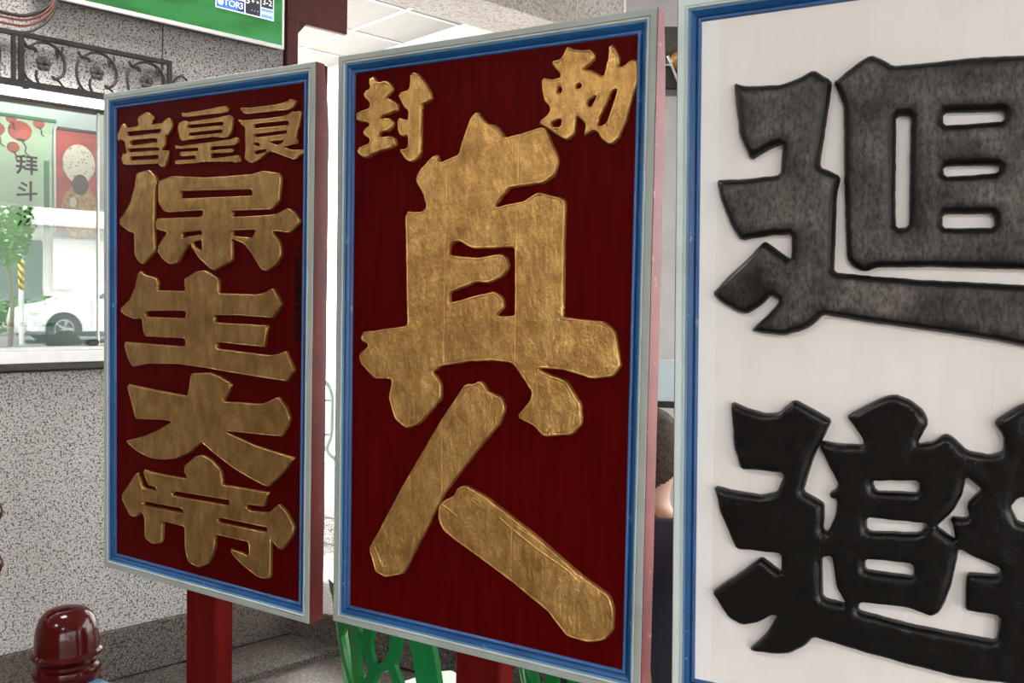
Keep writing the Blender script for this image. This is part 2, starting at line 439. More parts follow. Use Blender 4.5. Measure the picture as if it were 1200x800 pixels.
GLYPHS = {
  'gong': ('A', [
    [(45,-113.5),(43.5,-95.5),(64.5,-68),(76,-80),(79.5,-82.5),(121,-80.5),(114.5,-65),(119,-60.5),(148.5,-51),(170,-63.5),(161.5,-80.5),(201,-80.5),(206.5,-76),(222.5,-70),(233,-81.5),(233,-91.5),(222.5,-107),(213.5,-107.5),(210,-115.5),(208.5,-131.5),(198,-139),(221,-141.5),(219.5,-155),(210.5,-176.5),(200,-178.5),(187,-169.5),(87.5,-167),(66.5,-164.5),(59,-150.5),(59,-140),(80,-138.5),(74,-127.5),(70,-110.5),(57,-108.5)],
    [(78,-92),(194,-94),(197,-97),(188.5,-101),(79.5,-101)],
    [(92,-111.5),(182.5,-113),(183.5,-121),(93,-123)],
    [(83,-129.5),(189,-134),(191.5,-139),(83,-137.5)],
    [(90,-148),(188,-150.5),(187,-158),(91,-155.5)],
  ]),
  'huang': ('A', [
    [(260.5,-64.5),(266,-63.5),(271,-65.5),(342,-64),(390.5,-61),(402,-61),(407,-69),(402,-75),(391,-76),(342,-75.5),(308.5,-76),(266,-74)],
    [(252,-91),(257.5,-83.5),(273,-80.5),(281.5,-85),(361.5,-84),(400.5,-81.5),(411.5,-80),(421.5,-85.5),(421.5,-95),(417,-116.5),(410.5,-126),(401,-127.5),(362,-123.5),(288.5,-124),(268,-125),(259.5,-120),(254,-104.5)],
    [(238.5,-133.5),(245.5,-132),(254,-135),(362,-132.5),(417,-131),(433,-126.5),(439,-133.5),(436,-142),(426.5,-145),(355.5,-143),(355.5,-150.5),(422,-149.5),(420.5,-159),(356,-157.5),(356,-167.5),(427,-165.5),(441,-164.5),(444.5,-177.5),(432,-181.5),(424,-178),(362.5,-175),(332.5,-173),(316,-175),(247.5,-174),(241,-169),(242,-164.5),(309,-165),(309,-158),(264,-158),(258,-153),(258,-147),(317.5,-148.5),(317.5,-142),(248,-141.5)],
    [(285,-92.5),(392.5,-94),(396,-96.5),(392.5,-100.5),(285,-99)],
    [(286.5,-109.5),(393,-109.5),(391,-116),(287,-115.5)],
  ]),
  'liang': ('A', [
    [(443,-70),(449.5,-69),(469.5,-71.5),(548,-71.5),(577,-68),(584,-63.5),(598.5,-67.5),(600,-73),(594.5,-81),(583,-86),(548,-85),(466.5,-84.5),(452.5,-80.5)],
    [(435.5,-93),(440.5,-92.5),(448,-95),(518.5,-96.5),(563,-96),(583,-92.5),(590.5,-87.5),(594.5,-90),(614.5,-89.5),(614.5,-95),(608,-118),(601,-140.5),(604,-144.5),(604,-153),(595.5,-153.5),(584,-156),(569.5,-157),(590,-163.5),(621.5,-164.5),(621.5,-171.5),(599,-185),(537.5,-164.5),(525.5,-165),(504.5,-176.5),(478.5,-184.5),(457,-173.5),(461,-154.5),(459,-110),(450,-105)],
    [(484.5,-106),(582,-106.5),(582,-114),(485,-114)],
    [(485,-126),(578,-125),(575,-131),(488.5,-132)],
    [(526.5,-143.5),(569.5,-143.5),(560.5,-149.5),(549,-151.5)],
    [(484,-142),(501,-145),(501,-149.5),(487.5,-150)],
    [(485.5,-160),(522.5,-158),(519.5,-163.5),(487.5,-167)],
  ]),
  'bao': ('A', [
    [(115,-185),(158.5,-180),(180,-195),(187,-209),(177.5,-225.5),(174.5,-286.5),(178,-360),(137.5,-391),(123,-384.5),(108.5,-369),(107,-319),(91,-317),(66,-305.5),(47.5,-292),(68.5,-276),(93.5,-250),(108,-216.5)],
    [(189.5,-206),(235.5,-197.5),(336,-205.5),(404,-206),(481.5,-205.5),(513.5,-200),(558,-207.5),(564,-216),(557,-265.5),(538,-280),(425.5,-279.5),(423.5,-291),(502.5,-290),(553.5,-287.5),(583.5,-276.5),(602.5,-286),(616,-304),(603,-318.5),(588,-328),(538.5,-321.5),(564,-348),(566,-370.5),(554.5,-389.5),(524,-404),(508,-398),(479.5,-364.5),(459,-347),(424,-337),(424.5,-383),(372,-402.5),(359.5,-399),(321.5,-375.5),(293,-345),(273,-366.5),(255,-387.5),(227.5,-390),(204,-378.5),(181.5,-354.5),(220,-320),(187.5,-314),(179.5,-308),(181,-288),(321,-288.5),(335,-285.5),(336,-276),(220,-277),(206,-272),(190.5,-253)],
    [(263,-232.5),(482,-237.5),(483.5,-249),(263,-247.5)],
    [(270,-321.5),(332,-318),(332.5,-325.5),(286,-329),(270.5,-334)],
    [(300.5,-343.5),(332.5,-338),(332.5,-361),(315,-355)],
    [(425,-320),(495,-319.5),(483,-334.5),(425,-329.5)],
  ]),
  'sheng': ('A', [
    [(123,-402),(142.5,-412),(180.5,-419.5),(191,-428.5),(185.5,-447),(280,-447),(275.5,-418.5),(286.5,-416.5),(313,-404.5),(339.5,-401),(364.5,-410),(384.5,-419.5),(384.5,-449),(491,-450),(517,-446.5),(544,-435.5),(569,-468),(545,-497),(452,-495.5),(373.5,-496.5),(373.5,-511),(530,-511.5),(520,-557.5),(381,-553.5),(379,-566),(535.5,-572),(556.5,-569),(581,-560.5),(606,-598),(586,-623),(399.5,-614),(339.5,-610),(251.5,-607.5),(157.5,-612.5),(101.5,-623.5),(84,-602.5),(68,-566.5),(191,-567),(282,-567),(280.5,-550.5),(145.5,-552),(138,-536.5),(134,-510.5),(108.5,-515),(74,-506),(52.5,-494),(89,-470.5),(111,-440.5)],
    [(145,-500.5),(155,-494),(282.5,-490.5),(280.5,-505.5),(152.5,-506.5)],
  ]),
  'da': ('A', [
    [(299.5,-624.5),(358,-618),(393,-625.5),(424.5,-638.5),(417.5,-657.5),(400.5,-676.5),(512,-673.5),(561.5,-654.5),(584,-674),(595.5,-695.5),(584.5,-719),(571.5,-735),(517.5,-737),(408.5,-739.5),(499,-760.5),(607.5,-773),(577,-807.5),(534.5,-842.5),(500,-835),(438.5,-817.5),(374.5,-791),(334,-771),(293,-800),(246,-818),(202.5,-824.5),(158.5,-824.5),(113.5,-813),(73,-795),(141.5,-777),(186,-760),(237.5,-735),(208,-734.5),(113.5,-741),(99,-707.5),(80,-663),(174.5,-669),(287,-674.5),(294.5,-653)],
  ]),
  'di': ('A', [
    [(335.5,-797.5),(365.5,-804.5),(394.5,-823),(400,-848),(401,-854),(536.5,-851.5),(529.5,-866.5),(524.5,-884.5),(475,-886.5),(472.5,-893),(487.5,-897.5),(537,-894),(546.5,-887),(565.5,-871.5),(589.5,-886),(609,-911),(607,-928.5),(574,-968),(547.5,-952),(545,-945.5),(543.5,-1029),(524,-1035),(504.5,-1032.5),(464,-1016.5),(433,-1000),(421.5,-987.5),(453.5,-989.5),(481.5,-993.5),(481,-965),(380,-965),(375,-1002.5),(359,-1031.5),(326.5,-1046.5),(293.5,-1039.5),(282,-1011),(281.5,-963.5),(207.5,-961.5),(204.5,-1012),(172.5,-1019.5),(145.5,-1010),(145,-963),(133,-951),(112,-968),(93.5,-966.5),(75,-945.5),(59,-925.5),(81,-901),(116.5,-861.5),(130,-878.5),(136,-895.5),(186.5,-895.5),(186.5,-889),(157,-887),(136,-852.5),(171.5,-856),(292,-856),(272.5,-834),(286.5,-823),(314,-803.5)],
    [(241.5,-889.5),(421.5,-885),(421.5,-895.5),(239,-899)],
    [(139,-926.5),(276,-924.5),(276,-933),(139,-934.5)],
    [(386,-927),(535,-926),(532.5,-935),(386,-936)],
  ]),
  'feng': ('B', [
    [(74.5,-47),(83,-45),(89.5,-55),(97.5,-58.5),(110.5,-56),(124,-62.5),(130.5,-73.5),(124,-83),(113,-88.5),(130.5,-94),(142,-102.5),(140.5,-114),(128,-118),(105,-122.5),(100.5,-127),(121.5,-126),(131.5,-134.5),(130,-145),(120.5,-150.5),(102.5,-151.5),(97.5,-160.5),(125.5,-159.5),(136.5,-166),(137,-178.5),(125.5,-183),(93,-188.5),(66.5,-198),(51.5,-191),(43.5,-177.5),(76.5,-169),(76,-161.5),(63,-155),(57.5,-143),(74,-138),(76,-133),(62.5,-129.5),(45.5,-126.5),(38.5,-116.5),(45.5,-110.5),(75.5,-103),(75,-94),(63.5,-85),(58,-72.5),(76.5,-67),(73,-57.5)],
    [(168,-47),(183.5,-50),(199.5,-65.5),(215,-87),(217,-99.5),(209.5,-106),(195.5,-108.5),(194,-192.5),(189.5,-205),(174,-212.5),(161,-207),(143.5,-185.5),(157.5,-186.5),(165.5,-183),(165,-161.5),(156,-164.5),(146,-160),(141,-148.5),(141,-126.5),(165,-135),(166,-117.5),(156.5,-111.5),(146.5,-95.5),(141,-83),(167,-78.5),(168.5,-62)],
  ]),
  'chi': ('B', [
    [(483,-42),(491.5,-40.5),(502.5,-47),(532.5,-50.5),(540.5,-60),(538,-69),(527.5,-76.5),(519.5,-80.5),(536,-83.5),(553.5,-96),(557.5,-93),(563,-65),(564,-47),(569,-45.5),(580,-62),(583,-74.5),(580.5,-84.5),(591,-82.5),(606,-73.5),(614.5,-79),(615,-106),(605,-140.5),(596,-172.5),(583.5,-200.5),(569.5,-208.5),(554.5,-198.5),(546.5,-185.5),(538.5,-182.5),(521,-192),(524.5,-179),(524.5,-169.5),(508,-154.5),(506,-185),(492.5,-194.5),(478.5,-189),(451,-169.5),(435,-162),(455,-149),(460.5,-139.5),(447,-126),(442.5,-105.5),(441.5,-85.5),(462,-91.5),(477.5,-89),(477,-84),(468.5,-76),(457,-61),(476.5,-59.5),(483.5,-50.5)],
    [(472,-106),(477.5,-105),(481.5,-110.5),(478,-117),(472.5,-114)],
    [(506,-105.5),(514.5,-104),(517,-109),(508,-112.5)],
    [(525,-134),(545,-125),(533.5,-146)],
    [(571,-123),(579,-119),(579,-126),(562,-172.5),(547.5,-176),(548.5,-164)],
    [(461,-164),(480.5,-157),(480.5,-171),(464,-170.5)],
  ]),
  'zhen': ('B', [
    [(315,-130.5),(300.5,-142),(284.5,-180),(278,-203.5),(236.5,-216.5),(231,-199),(215.5,-207),(189.5,-231.5),(184,-246),(199,-267),(209.5,-293.5),(199.5,-303),(178,-302.5),(165,-300.5),(162,-312.5),(170,-512),(62,-527.5),(60.5,-543),(80.5,-551),(56,-571),(60,-587.5),(94.5,-616),(136,-613.5),(128.5,-649.5),(144,-688.5),(171,-704.5),(197.5,-695.5),(248,-643.5),(247.5,-614.5),(228,-595),(247,-583.5),(308.5,-572.5),(358.5,-568.5),(396.5,-570.5),(435,-617.5),(432,-632.5),(405,-663),(442,-677),(459,-693),(513,-685.5),(531.5,-664),(528,-631),(500.5,-594),(460.5,-583),(445.5,-576),(494.5,-577.5),(548,-589),(584,-584),(598.5,-565),(587,-508.5),(566.5,-493),(492,-488),(491,-315),(491.5,-295),(484,-289),(439.5,-277),(413.5,-291),(353,-300),(381.5,-269),(450,-263),(470.5,-251.5),(476.5,-230.5),(476,-220.5),(451,-170.5),(444.5,-168.5),(373,-181.5),(366.5,-172),(353.5,-158.5),(333.5,-153)],
    [(260,-382.5),(261.5,-367),(270.5,-359.5),(283,-358.5),(301.5,-369),(316,-372.5),(354.5,-371.5),(395.5,-370.5),(398.5,-488),(360.5,-489),(377.5,-474),(373.5,-456),(356,-446),(317.5,-454),(263.5,-468.5),(263,-450),(294,-440.5),(318,-431),(344.5,-432.5),(373,-422),(386.5,-405.5),(379,-386.5),(367,-380.5),(319.5,-387.5)],
  ]),
  'ren': ('B', [
    [(299.5,-612),(315,-612),(326.5,-605.5),(335.5,-607.5),(347,-621.5),(376,-631.5),(383,-650.5),(374,-676),(326.5,-729.5),(256.5,-818),(214.5,-896),(168,-979.5),(126,-993),(102.5,-985.5),(86,-942),(108,-906.5),(162,-814),(248,-681.5)],
    [(261.5,-825),(279,-816.5),(286.5,-800.5),(304,-794),(344,-808.5),(453.5,-867.5),(530.5,-916),(587,-943.5),(597,-967.5),(595,-1003),(580.5,-1021),(551,-1030),(511.5,-1028),(475,-992.5),(404.5,-954),(301,-905.5),(260,-886),(245,-866),(246,-838)],
  ]),
  'hui': ('C', [
    [(87.5,-133),(102.5,-139.5),(155.5,-143.5),(182.5,-135.5),(201.5,-127),(225.5,-143.5),(226,-155.5),(211.5,-264.5),(241,-279.5),(236,-308.5),(235,-417),(284,-422.5),(345,-428),(474,-435.5),(569,-445.5),(614,-455),(606.5,-545),(544.5,-530.5),(476.5,-517),(436.5,-508.5),(382,-501),(263,-485.5),(221.5,-478.5),(210,-491.5),(192,-502.5),(167.5,-510.5),(139.5,-508.5),(117.5,-504),(145.5,-476.5),(160,-458),(146.5,-450),(132.5,-465.5),(110.5,-479.5),(94.5,-475.5),(71.5,-461.5),(58,-448.5),(87,-418.5),(115.5,-392),(136,-369.5),(144.5,-376),(175,-398.5),(175,-361.5),(143.5,-362),(101,-368.5),(86,-346.5),(69,-304),(63.5,-276),(101,-277),(157.5,-273.5),(160,-229),(141.5,-233.5),(113.5,-249),(97,-213),(90,-162)],
    [(229,-146.5),(238,-141.5),(260.5,-123.5),(277.5,-114.5),(293,-122.5),(308,-133.5),(364,-133.5),(415.5,-133.5),(465,-137),(549,-139.5),(569.5,-165),(563.5,-291.5),(558.5,-411.5),(473.5,-415.5),(371.5,-411),(295,-410.5),(275.5,-417),(261,-409.5),(252,-397),(247.5,-309),(243.5,-182.5),(236,-162.5)],
    [(312.5,-201.5),(331.5,-202.5),(332.5,-336.5),(332,-355),(316,-356.5),(314,-312)],
    [(371,-202),(444.5,-206.5),(445,-220.5),(372.5,-219.5)],
    [(373,-274.5),(441.5,-276.5),(440,-287.5),(375.5,-288.5)],
    [(374,-339),(436.5,-340.5),(437,-359.5),(374.5,-357.5)],
    [(491,-207),(510,-208),(510.5,-362.5),(493,-362)],
  ]),
  'bi': ('C', [
    [(89.5,-614),(116,-623.5),(141.5,-629),(160.5,-627),(183,-604.5),(236.5,-632),(228,-652.5),(213.5,-685),(197.5,-742.5),(227,-755.5),(228.5,-763.5),(228,-797),(234,-798.5),(243,-777),(245.5,-768),(246,-747),(237.5,-746.5),(235,-739.5),(244.5,-733),(247.5,-723),(232,-696.5),(220.5,-668.5),(223,-663.5),(249,-666.5),(281,-665),(279,-654.5),(257,-625),(265.5,-618.5),(302.5,-595.5),(320.5,-589.5),(341.5,-596.5),(358,-610.5),(365,-626.5),(351,-658),(372.5,-653),(385.5,-640.5),(396.5,-645),(412.5,-661.5),(441,-665.5),(453.5,-661),(457,-655),(455.5,-637.5),(445,-622),(449.5,-613.5),(479,-592.5),(510,-579),(539,-592),(552,-624.5),(534.5,-654),(576,-644.5),(617.5,-663),(605.5,-702.5),(578.5,-717),(598,-748),(590,-782.5),(614,-812.5),(611,-852),(546.5,-869),(542.5,-898.5),(631,-910),(625,-987.5),(491,-975.5),(413.5,-980),(356.5,-975.5),(273,-966.5),(249,-963),(217.5,-959),(204,-976),(185.5,-990),(160,-996.5),(122,-997.5),(147,-969),(163.5,-936),(157,-935.5),(133.5,-953),(111,-959.5),(91,-952),(63.5,-915.5),(106.5,-878.5),(138.5,-849.5),(169,-870),(168.5,-839.5),(135,-840),(101,-842),(89,-816.5),(75.5,-788),(65,-747),(88,-751.5),(137,-754.5),(160.5,-746.5),(171,-716.5),(139.5,-716),(106,-716.5),(95,-682.5)],
    [(413,-697),(433,-713),(414.5,-735.5),(419,-755.5),(395.5,-756),(403,-787.5),(392,-781),(378,-771.5),(399,-746.5),(410.5,-721)],
    [(407.5,-799),(424.5,-807),(458.5,-817.5),(457,-829.5),(417.5,-832.5),(416.5,-884),(459,-884),(456.5,-921.5),(352,-918.5),(279,-910),(280.5,-895),(343,-892),(376.5,-900),(387,-890.5),(399.5,-852),(406,-808.5)],
    [(227,-837.5),(241,-832),(247.5,-876),(263,-902.5),(228.5,-898.5)],
    [(293.5,-715.5),(355,-709),(354,-727),(298,-730.5)],
    [(287.5,-769.5),(365,-768.5),(367,-771.5),(357,-784.5),(288,-790.5)],
    [(286.5,-830.5),(351,-828),(351,-847.5),(286.5,-848)],
    [(467.5,-734),(476,-719.5),(517,-716),(523,-746),(479,-755)],
  ]),
}

# ================================================================== STRUCTURE
# all in the wall frame: x = along wall (s), y = -t (t = distance out into the hall)
CASE_S0, CASE_S1, CASE_Z0, CASE_Z1 = -3.10, -0.235, 1.20, 2.19
WALL_END = 0.42

floor = solid('floor', bx(-9, 9, -9.0, 3.0, -0.25, -0.03), M['floor_stone'], WM, kind='structure')
# floor slabs laid along the line of the boards
FM = Matrix.Translation((-0.98, 3.42, 0)) @ Matrix.Rotation(math.atan2(-0.49, 0.87), 4, 'Z')
fl_inv = WM.inverted() @ FM
slab_me = {}
def slab_mesh(key, lx, ly, mat):
    if key not in slab_me:
        slab_me[key] = finish('floor_slab', bx(0.0015, lx-0.0015, 0.0015, ly-0.0015, -0.03, 0.0, 0.002), mat)
    return slab_me[key]
rows = [(-0.30, 0.30, 0)] + [(-0.30-0.6*(k+1), 0.6, k) for k in range(6)]
for y0, ly, k in rows:
    for i in range(-3, 6):
        x0 = i*0.9 + (0.45 if k % 2 else 0.1)
        # keep to the hall side of the granite wall
        c = fl_inv @ Vector((x0+0.45, y0+ly/2, 0))
        if c.y > -0.25 and c.x < 0.9: continue
        me = slab_mesh(('a', ly), 0.9, ly, M['floor_stone'])
        ch = bpy.data.objects.new('floor_slab', me); COL.objects.link(ch)
        ch.parent = floor
        ch.matrix_local = fl_inv @ Matrix.Translation((x0, y0, random.uniform(-0.001, 0.0005)))
ch = child_of(floor, 'floor_border', bx(-6, 9, -0.30, 2.2, -0.03, -0.004), M['granite_dark'])

# granite wall: core with real slabs around the display niche
wall = solid('wall_left', bx(-6.0, WALL_END-0.01, 0.34, 0.42, 0.0, 3.25), M['plaster'], WM, kind='structure')
def wslab(x0, x1, z0, z1, y0=0.0, y1=0.34, m='granite'):
    return child_of(wall, 'granite_slab', bx(x0+0.002, x1-0.002, y0, y1, z0+0.002, z1-0.002, 0.0025), M[m])
for x0, x1 in ((-6.0, -4.6), (-4.6, CASE_S0)):
    wslab(x0, x1, 0.19, 1.20); wslab(x0, x1, 1.20, 2.19)
wslab(CASE_S0, -2.1, 0.19, 1.20); wslab(-2.1, -0.9, 0.19, 1.20); wslab(-0.9, WALL_END, 0.19, 1.20)
wslab(CASE_S1, WALL_END, 1.20, 2.19)
for x0, x1 in ((-6.0, -4.2), (-4.2, -2.7), (-2.7, -1.4), (-1.4, -0.097), (-0.097, WALL_END)):
    wslab(x0, x1, 2.19, 3.25)
base = solid('baseboard_left', bx(-6.0, WALL_END+0.075, -0.012, 0.30, 0.0, 0.192, 0.004), M['granite_dark'], WM, kind='structure')

child_of(wall, 'granite_pier', bx(WALL_END, 0.478, 0.0, 0.34, 0.19, 1.20, 0.0025), M['granite'])
# red post and stub beam at the end of the wall
rp = thing('red_portal_frame', 'dark red painted post and short lintel stub at the end of the granite wall', 'door frame', WM, (0.45, 0.10, 0))
part(rp, 'post', bx(WALL_END+0.002, 0.478, -0.02, 0.04, 1.2, 2.66, 0.004), M['red_beam'])
part(rp, 'lintel', bx(WALL_END+0.002, 0.722, -0.02, 0.012, 2.655, 3.25, 0.004), M['red_beam'])
bm = bmesh.new(); prism(bm, [(0.478, 2.66), (0.52, 2.66), (0.478, 2.61)], -0.015, 0.01, 'xzy')
part(rp, 'corner_bracket', bm, M['red_beam'])

# stone step to the arcade, running off along the boards
step = solid('trim_1', bx(-0.02, 4.6, -0.02, 0.55, -0.02, 0.125, 0.006), M['granite_dark'],
             Matrix.Translation((-1.02, 3.95, 0)) @ Matrix.Rotation(math.atan2(-0.49, 0.87), 4, 'Z'), kind='structure')

# arcade beam in line with the wall
beam = solid('trim_2', bx(0.722, 7.0, -0.02, 0.37, 3.0, 3.6, 0.008), M['beam_stone'], WM, kind='structure')

# tiled arcade ceiling (z = 3.2) beyond the beam
ceil = solid('ceiling', bx(-1.0, 2.16, 0.37, 4.2, 3.23, 3.40), M['soffit'], WM, kind='structure')
tile_me = finish('ceiling_tile', bx(0.008, 0.592, 0.008, 0.592, 0.0, 0.02, 0.003), M['tile'])
bar_x = finish('ceiling_bar', bx(0, 0.6, -0.012, 0.012, 0.0, 0.012), M['tbar'])
bar_y = finish('ceiling_bar', bx(-0.012, 0.012, 0, 0.6, 0.0, 0.012), M['tbar'])
for i in range(-3, 1):
    for j in range(-1, 6):
        x0 = 1.73 + 0.6*(i-0); y0 = 0.93 + 0.6*j
        if x0 + 0.6 > 2.4: continue
        if y0 + 0.6 < 0.4: continue
        child_of(ceil, 'ceiling_tile', None, None, me=tile_me, loc=(x0, y0, 3.205))
        child_of(ceil, 'ceiling_bar', None, None, me=bar_x, loc=(x0, y0, 3.198))
        child_of(ceil, 'ceiling_bar', None, None, me=bar_y, loc=(x0, y0, 3.198))
edge = solid('trim_3', bx(2.14, 2.30, 0.37, 4.2, 3.08, 3.45, 0.005), M['soffit'], WM, kind='structure')

# hall ceiling slab and the beam over the open front
hall = solid('ceiling_hall', bx(-7.0, 4.2, -8.2, 0.36, 3.30, 3.55), M['soffit'], WM, kind='structure')
front = solid('trim_4', bx(-7.0, 4.2, -8.25, -7.95, 2.46, 3.55), M['soffit'], WM, kind='structure')
for k, (cs, ct) in enumerate(((-3.4, 7.9), (3.9, 7.9), (-6.7, 3.5))):
    c = solid('trim_%d' % (5+k), bx(cs-0.17, cs+0.17, -ct-0.17, -ct+0.17, -0.03, 3.4, 0.02), M['plaster'], WM, kind='structure')

# dim temple interior behind the camera
M['dark_wood'] = plain('dark brown temple wood', (0.10, 0.055, 0.04), 0.6, 0, 0.3, 3, 0.2)
back = solid('wall_back', bx(-7.2, -7.0, -8.2, 0.4, -0.03, 3.4), M['dark_wood'], WM, kind='structure')
# plastered column seen between the second and the third board
colm = solid('trim_8', bx(-0.42, 0.22, -0.20, 0.20, 0.0, 3.3, 0.02), M['plaster'], Matrix.Translation((0.96, 4.35, 0)) @ Matrix.Rotation(math.atan2(-0.49, 0.87), 4, 'Z'), kind='structure')

# ================================================================== added fill lights under the hall ceiling, brightening wall and boards (outside the view)
M['led'] = emis('led diffuser', (1.0, 0.97, 0.93), 9.0)
for cs, ct, lb in ((-1.05, 0.9, 'square white LED panel on the ceiling near the granite wall'), (-3.6, 2.4, 'square white LED panel in the middle of the hall ceiling'), (-3.2, 5.0, 'square white LED panel on the ceiling near the open front')):
    t = thing('ceiling_light', lb, 'ceiling light', WM, (cs, -ct, 3.30), 'LED panels on the hall ceiling')
    bm = bx(cs-0.32, cs+0.32, -ct-0.32, -ct+0.32, 3.262, 3.302, 0.004)
    part(t, 'housing', bm, M['white_plastic'])
    part(t, 'diffuser', bx(cs-0.29, cs+0.29, -ct-0.29, -ct+0.29, 3.255, 3.266), M['led'])

# ================================================================== CARVED BOARDS
def chaikin(poly, r=0.2):
    out = []
    n = len(poly)
    for i in range(n):
        p = np.array(poly[i]); a = np.array(poly[i-1]); b = np.array(poly[(i+1) % n])
        da = np.linalg.norm(a-p); db = np.linalg.norm(b-p)
        ka = min(r*da, 3.5)/max(da, 1e-6); kb = min(r*db, 3.5)/max(db, 1e-6)
        out.append(p+(a-p)*ka); out.append(p+(b-p)*kb)
    return out

def densify(poly, step):
    out = []
    n = len(poly)
    for i in range(n):
        a = np.array(poly[i]); b = np.array(poly[(i+1) % n])
        k = max(1, int(np.linalg.norm(b-a)/step+0.5))
        for j in range(k): out.append(a+(b-a)*j/k)
    return np.array(out)

def inside(P, loops):
    x, y = P[:, 0], P[:, 1]
    r = np.zeros(len(P), bool)
    for L in loops:
        x0, y0 = L[:, 0], L[:, 1]
        x1, y1 = np.roll(x0, -1), np.roll(y0, -1)
        for i in range(len(L)):
            if y0[i] == y1[i]: continue
            c = ((y0[i] > y) != (y1[i] > y)) & (x < (x1[i]-x0[i])*(y-y0[i])/(y1[i]-y0[i])+x0[i])
            r ^= c
    return r

def seg_dist(P, loops):
    d = np.full(len(P), 1e9)
    for L in loops:
        A = L; B = np.roll(L, -1, axis=0); AB = B-A
        ll = (AB**2).sum(1)+1e-12
        for i in range(len(L)):
            t = np.clip(((P-A[i])@AB[i])/ll[i], 0, 1)
            q_ = A[i]+t[:, None]*AB[i]
            d = np.minimum(d, ((P-q_)**2).sum(1))
    return np.sqrt(d)

def glyph_mesh(name, loops_mm, h, bev, base, mat, z0, edge=0.35, grid=6.0, rough=0.35, wobble=0.5, bead=0.0):
    """carved character: constrained triangulation of the outline, crown height from distance to the edge (mm)"""
    rng = random.Random(len(loops_mm[0])*13+int(abs(loops_mm[0][0][0])))
    loops = [densify(chaikin(l), 5.0) for l in loops_mm]
    # hand-carved irregularity of the edge
    for L in loops:
        for k in range(len(L)):
            v = Vector((L[k][0]*0.09, L[k][1]*0.09, 3.3))
            L[k][0] += noise.noise(v)*wobble; L[k][1] += noise.noise(v+Vector((7, 3, 1)))*wobble
    allp = np.vstack(loops)
    edges = []; off = 0
    for L in loops:
        n = len(L)
        edges += [(off+i, off+(i+1) % n) for i in range(n)]
        off += n
    inner = []
    for L in loops:
        t = np.roll(L, -1, axis=0)-np.roll(L, 1, axis=0)
        t /= (np.linalg.norm(t, axis=1)[:, None]+1e-9)
        nr = np.stack([-t[:, 1], t[:, 0]], 1)
        for dd in ((bead*0.45, bead, bead*1.55, bead*2.0, max(bev, bead*3)) if bead else (bev*0.22, bev*0.55, bev)):
            for sg in (-1, 1):
                C = L+nr*dd*sg
                ok = inside(C, loops)
                C = C[ok]
                if len(C):
                    D = seg_dist(C, loops)
                    inner.append(C[D > dd*0.93])
    mn, mx = allp.min(0), allp.max(0)
    gx, gy = np.meshgrid(np.arange(mn[0], mx[0], grid), np.arange(mn[1], mx[1], grid))
    Gp = np.stack([gx.ravel(), gy.ravel()], 1)
    Gp = Gp + np.array([[rng.uniform(-1, 1), rng.uniform(-1, 1)] for _ in range(len(Gp))])*grid*0.2
    Gp = Gp[inside(Gp, loops)]
    if len(Gp):
        D = seg_dist(Gp, loops); inner.append(Gp[D > bev+grid*0.4])
    pts = np.vstack([allp]+[i for i in inner if len(i)])
    res = delaunay_2d_cdt([Vector((p[0], p[1])) for p in pts], edges, [], 0, 0.01)
    V = np.array([(v.x, v.y) for v in res[0]])
    F = [tuple(f) for f in res[2]]
    cen = np.array([V[list(f)].mean(0) for f in F])
    ins = inside(cen, loops)
    F = [f for f, k in zip(F, ins) if k]
    D = seg_dist(V, loops)
    bm = bmesh.new()
    used = sorted({i for f in F for i in f})
    vm = {}
    for i in used:
        u = min(1.0, D[i]/bev)
        prof = math.sqrt(max(0.0, 1-(1-u)**2))
        z = h*(edge+(1-edge)*prof)
        if bead and D[i] < bead*2:
            z += bead*1.0*math.sqrt(max(0.0, 1-((D[i]-bead)/bead)**2))
        if D[i] > 0.3:
            z += rough*noise.noise(Vector((V[i][0]*0.045, V[i][1]*0.03, 1.7)))+rough*0.5*noise.noise(Vector((V[i][0]*0.13, V[i][1]*0.10, 5.1)))
        vm[i] = bm.verts.new((V[i][0]/1000-base.x, V[i][1]/1000-base.y, z/1000+z0))
    for f in F:
        try: bm.faces.new([vm[i] for i in f])
        except ValueError: pass
    bmesh.ops.recalc_face_normals(bm, faces=bm.faces)
    be = [e for e in bm.edges if len(e.link_faces) == 1]
    low = {}
    for e in be:
        for v in e.verts:
            if v not in low: low[v] = bm.verts.new((v.co.x, v.co.y, z0-0.0008))
    for e in be:
        a, b = e.verts
        try: bm.faces.new((a, b, low[b], low[a]))
        except ValueError: pass
    return finish(name, bm, mat, 62)

def ring_rail(profile, w, h, side):
    """one mitred rail of a picture frame; profile = [(d, n)] d inwards from the outer edge"""
    bm = bmesh.new()
    A = []; B = []
    for d, n in profile:
        if side == 'top': a, b = (d, -d), (w-d, -d)
        elif side == 'bottom': a, b = (w-d, -h+d), (d, -h+d)
        elif side == 'left': a, b = (d, -h+d), (d, -d)
        else: a, b = (w-d, -d), (w-d, -h+d)
        A.append(bm.verts.new((a[0], a[1], n))); B.append(bm.verts.new((b[0], b[1], n)))
    for i in range(len(profile)-1):
        bm.faces.new((A[i], B[i], B[i+1], A[i+1]))
    bm.faces.new((A[-1], B[-1], B[0], A[0]))
    bm.faces.new(A); bm.faces.new(B[::-1])
    return bm

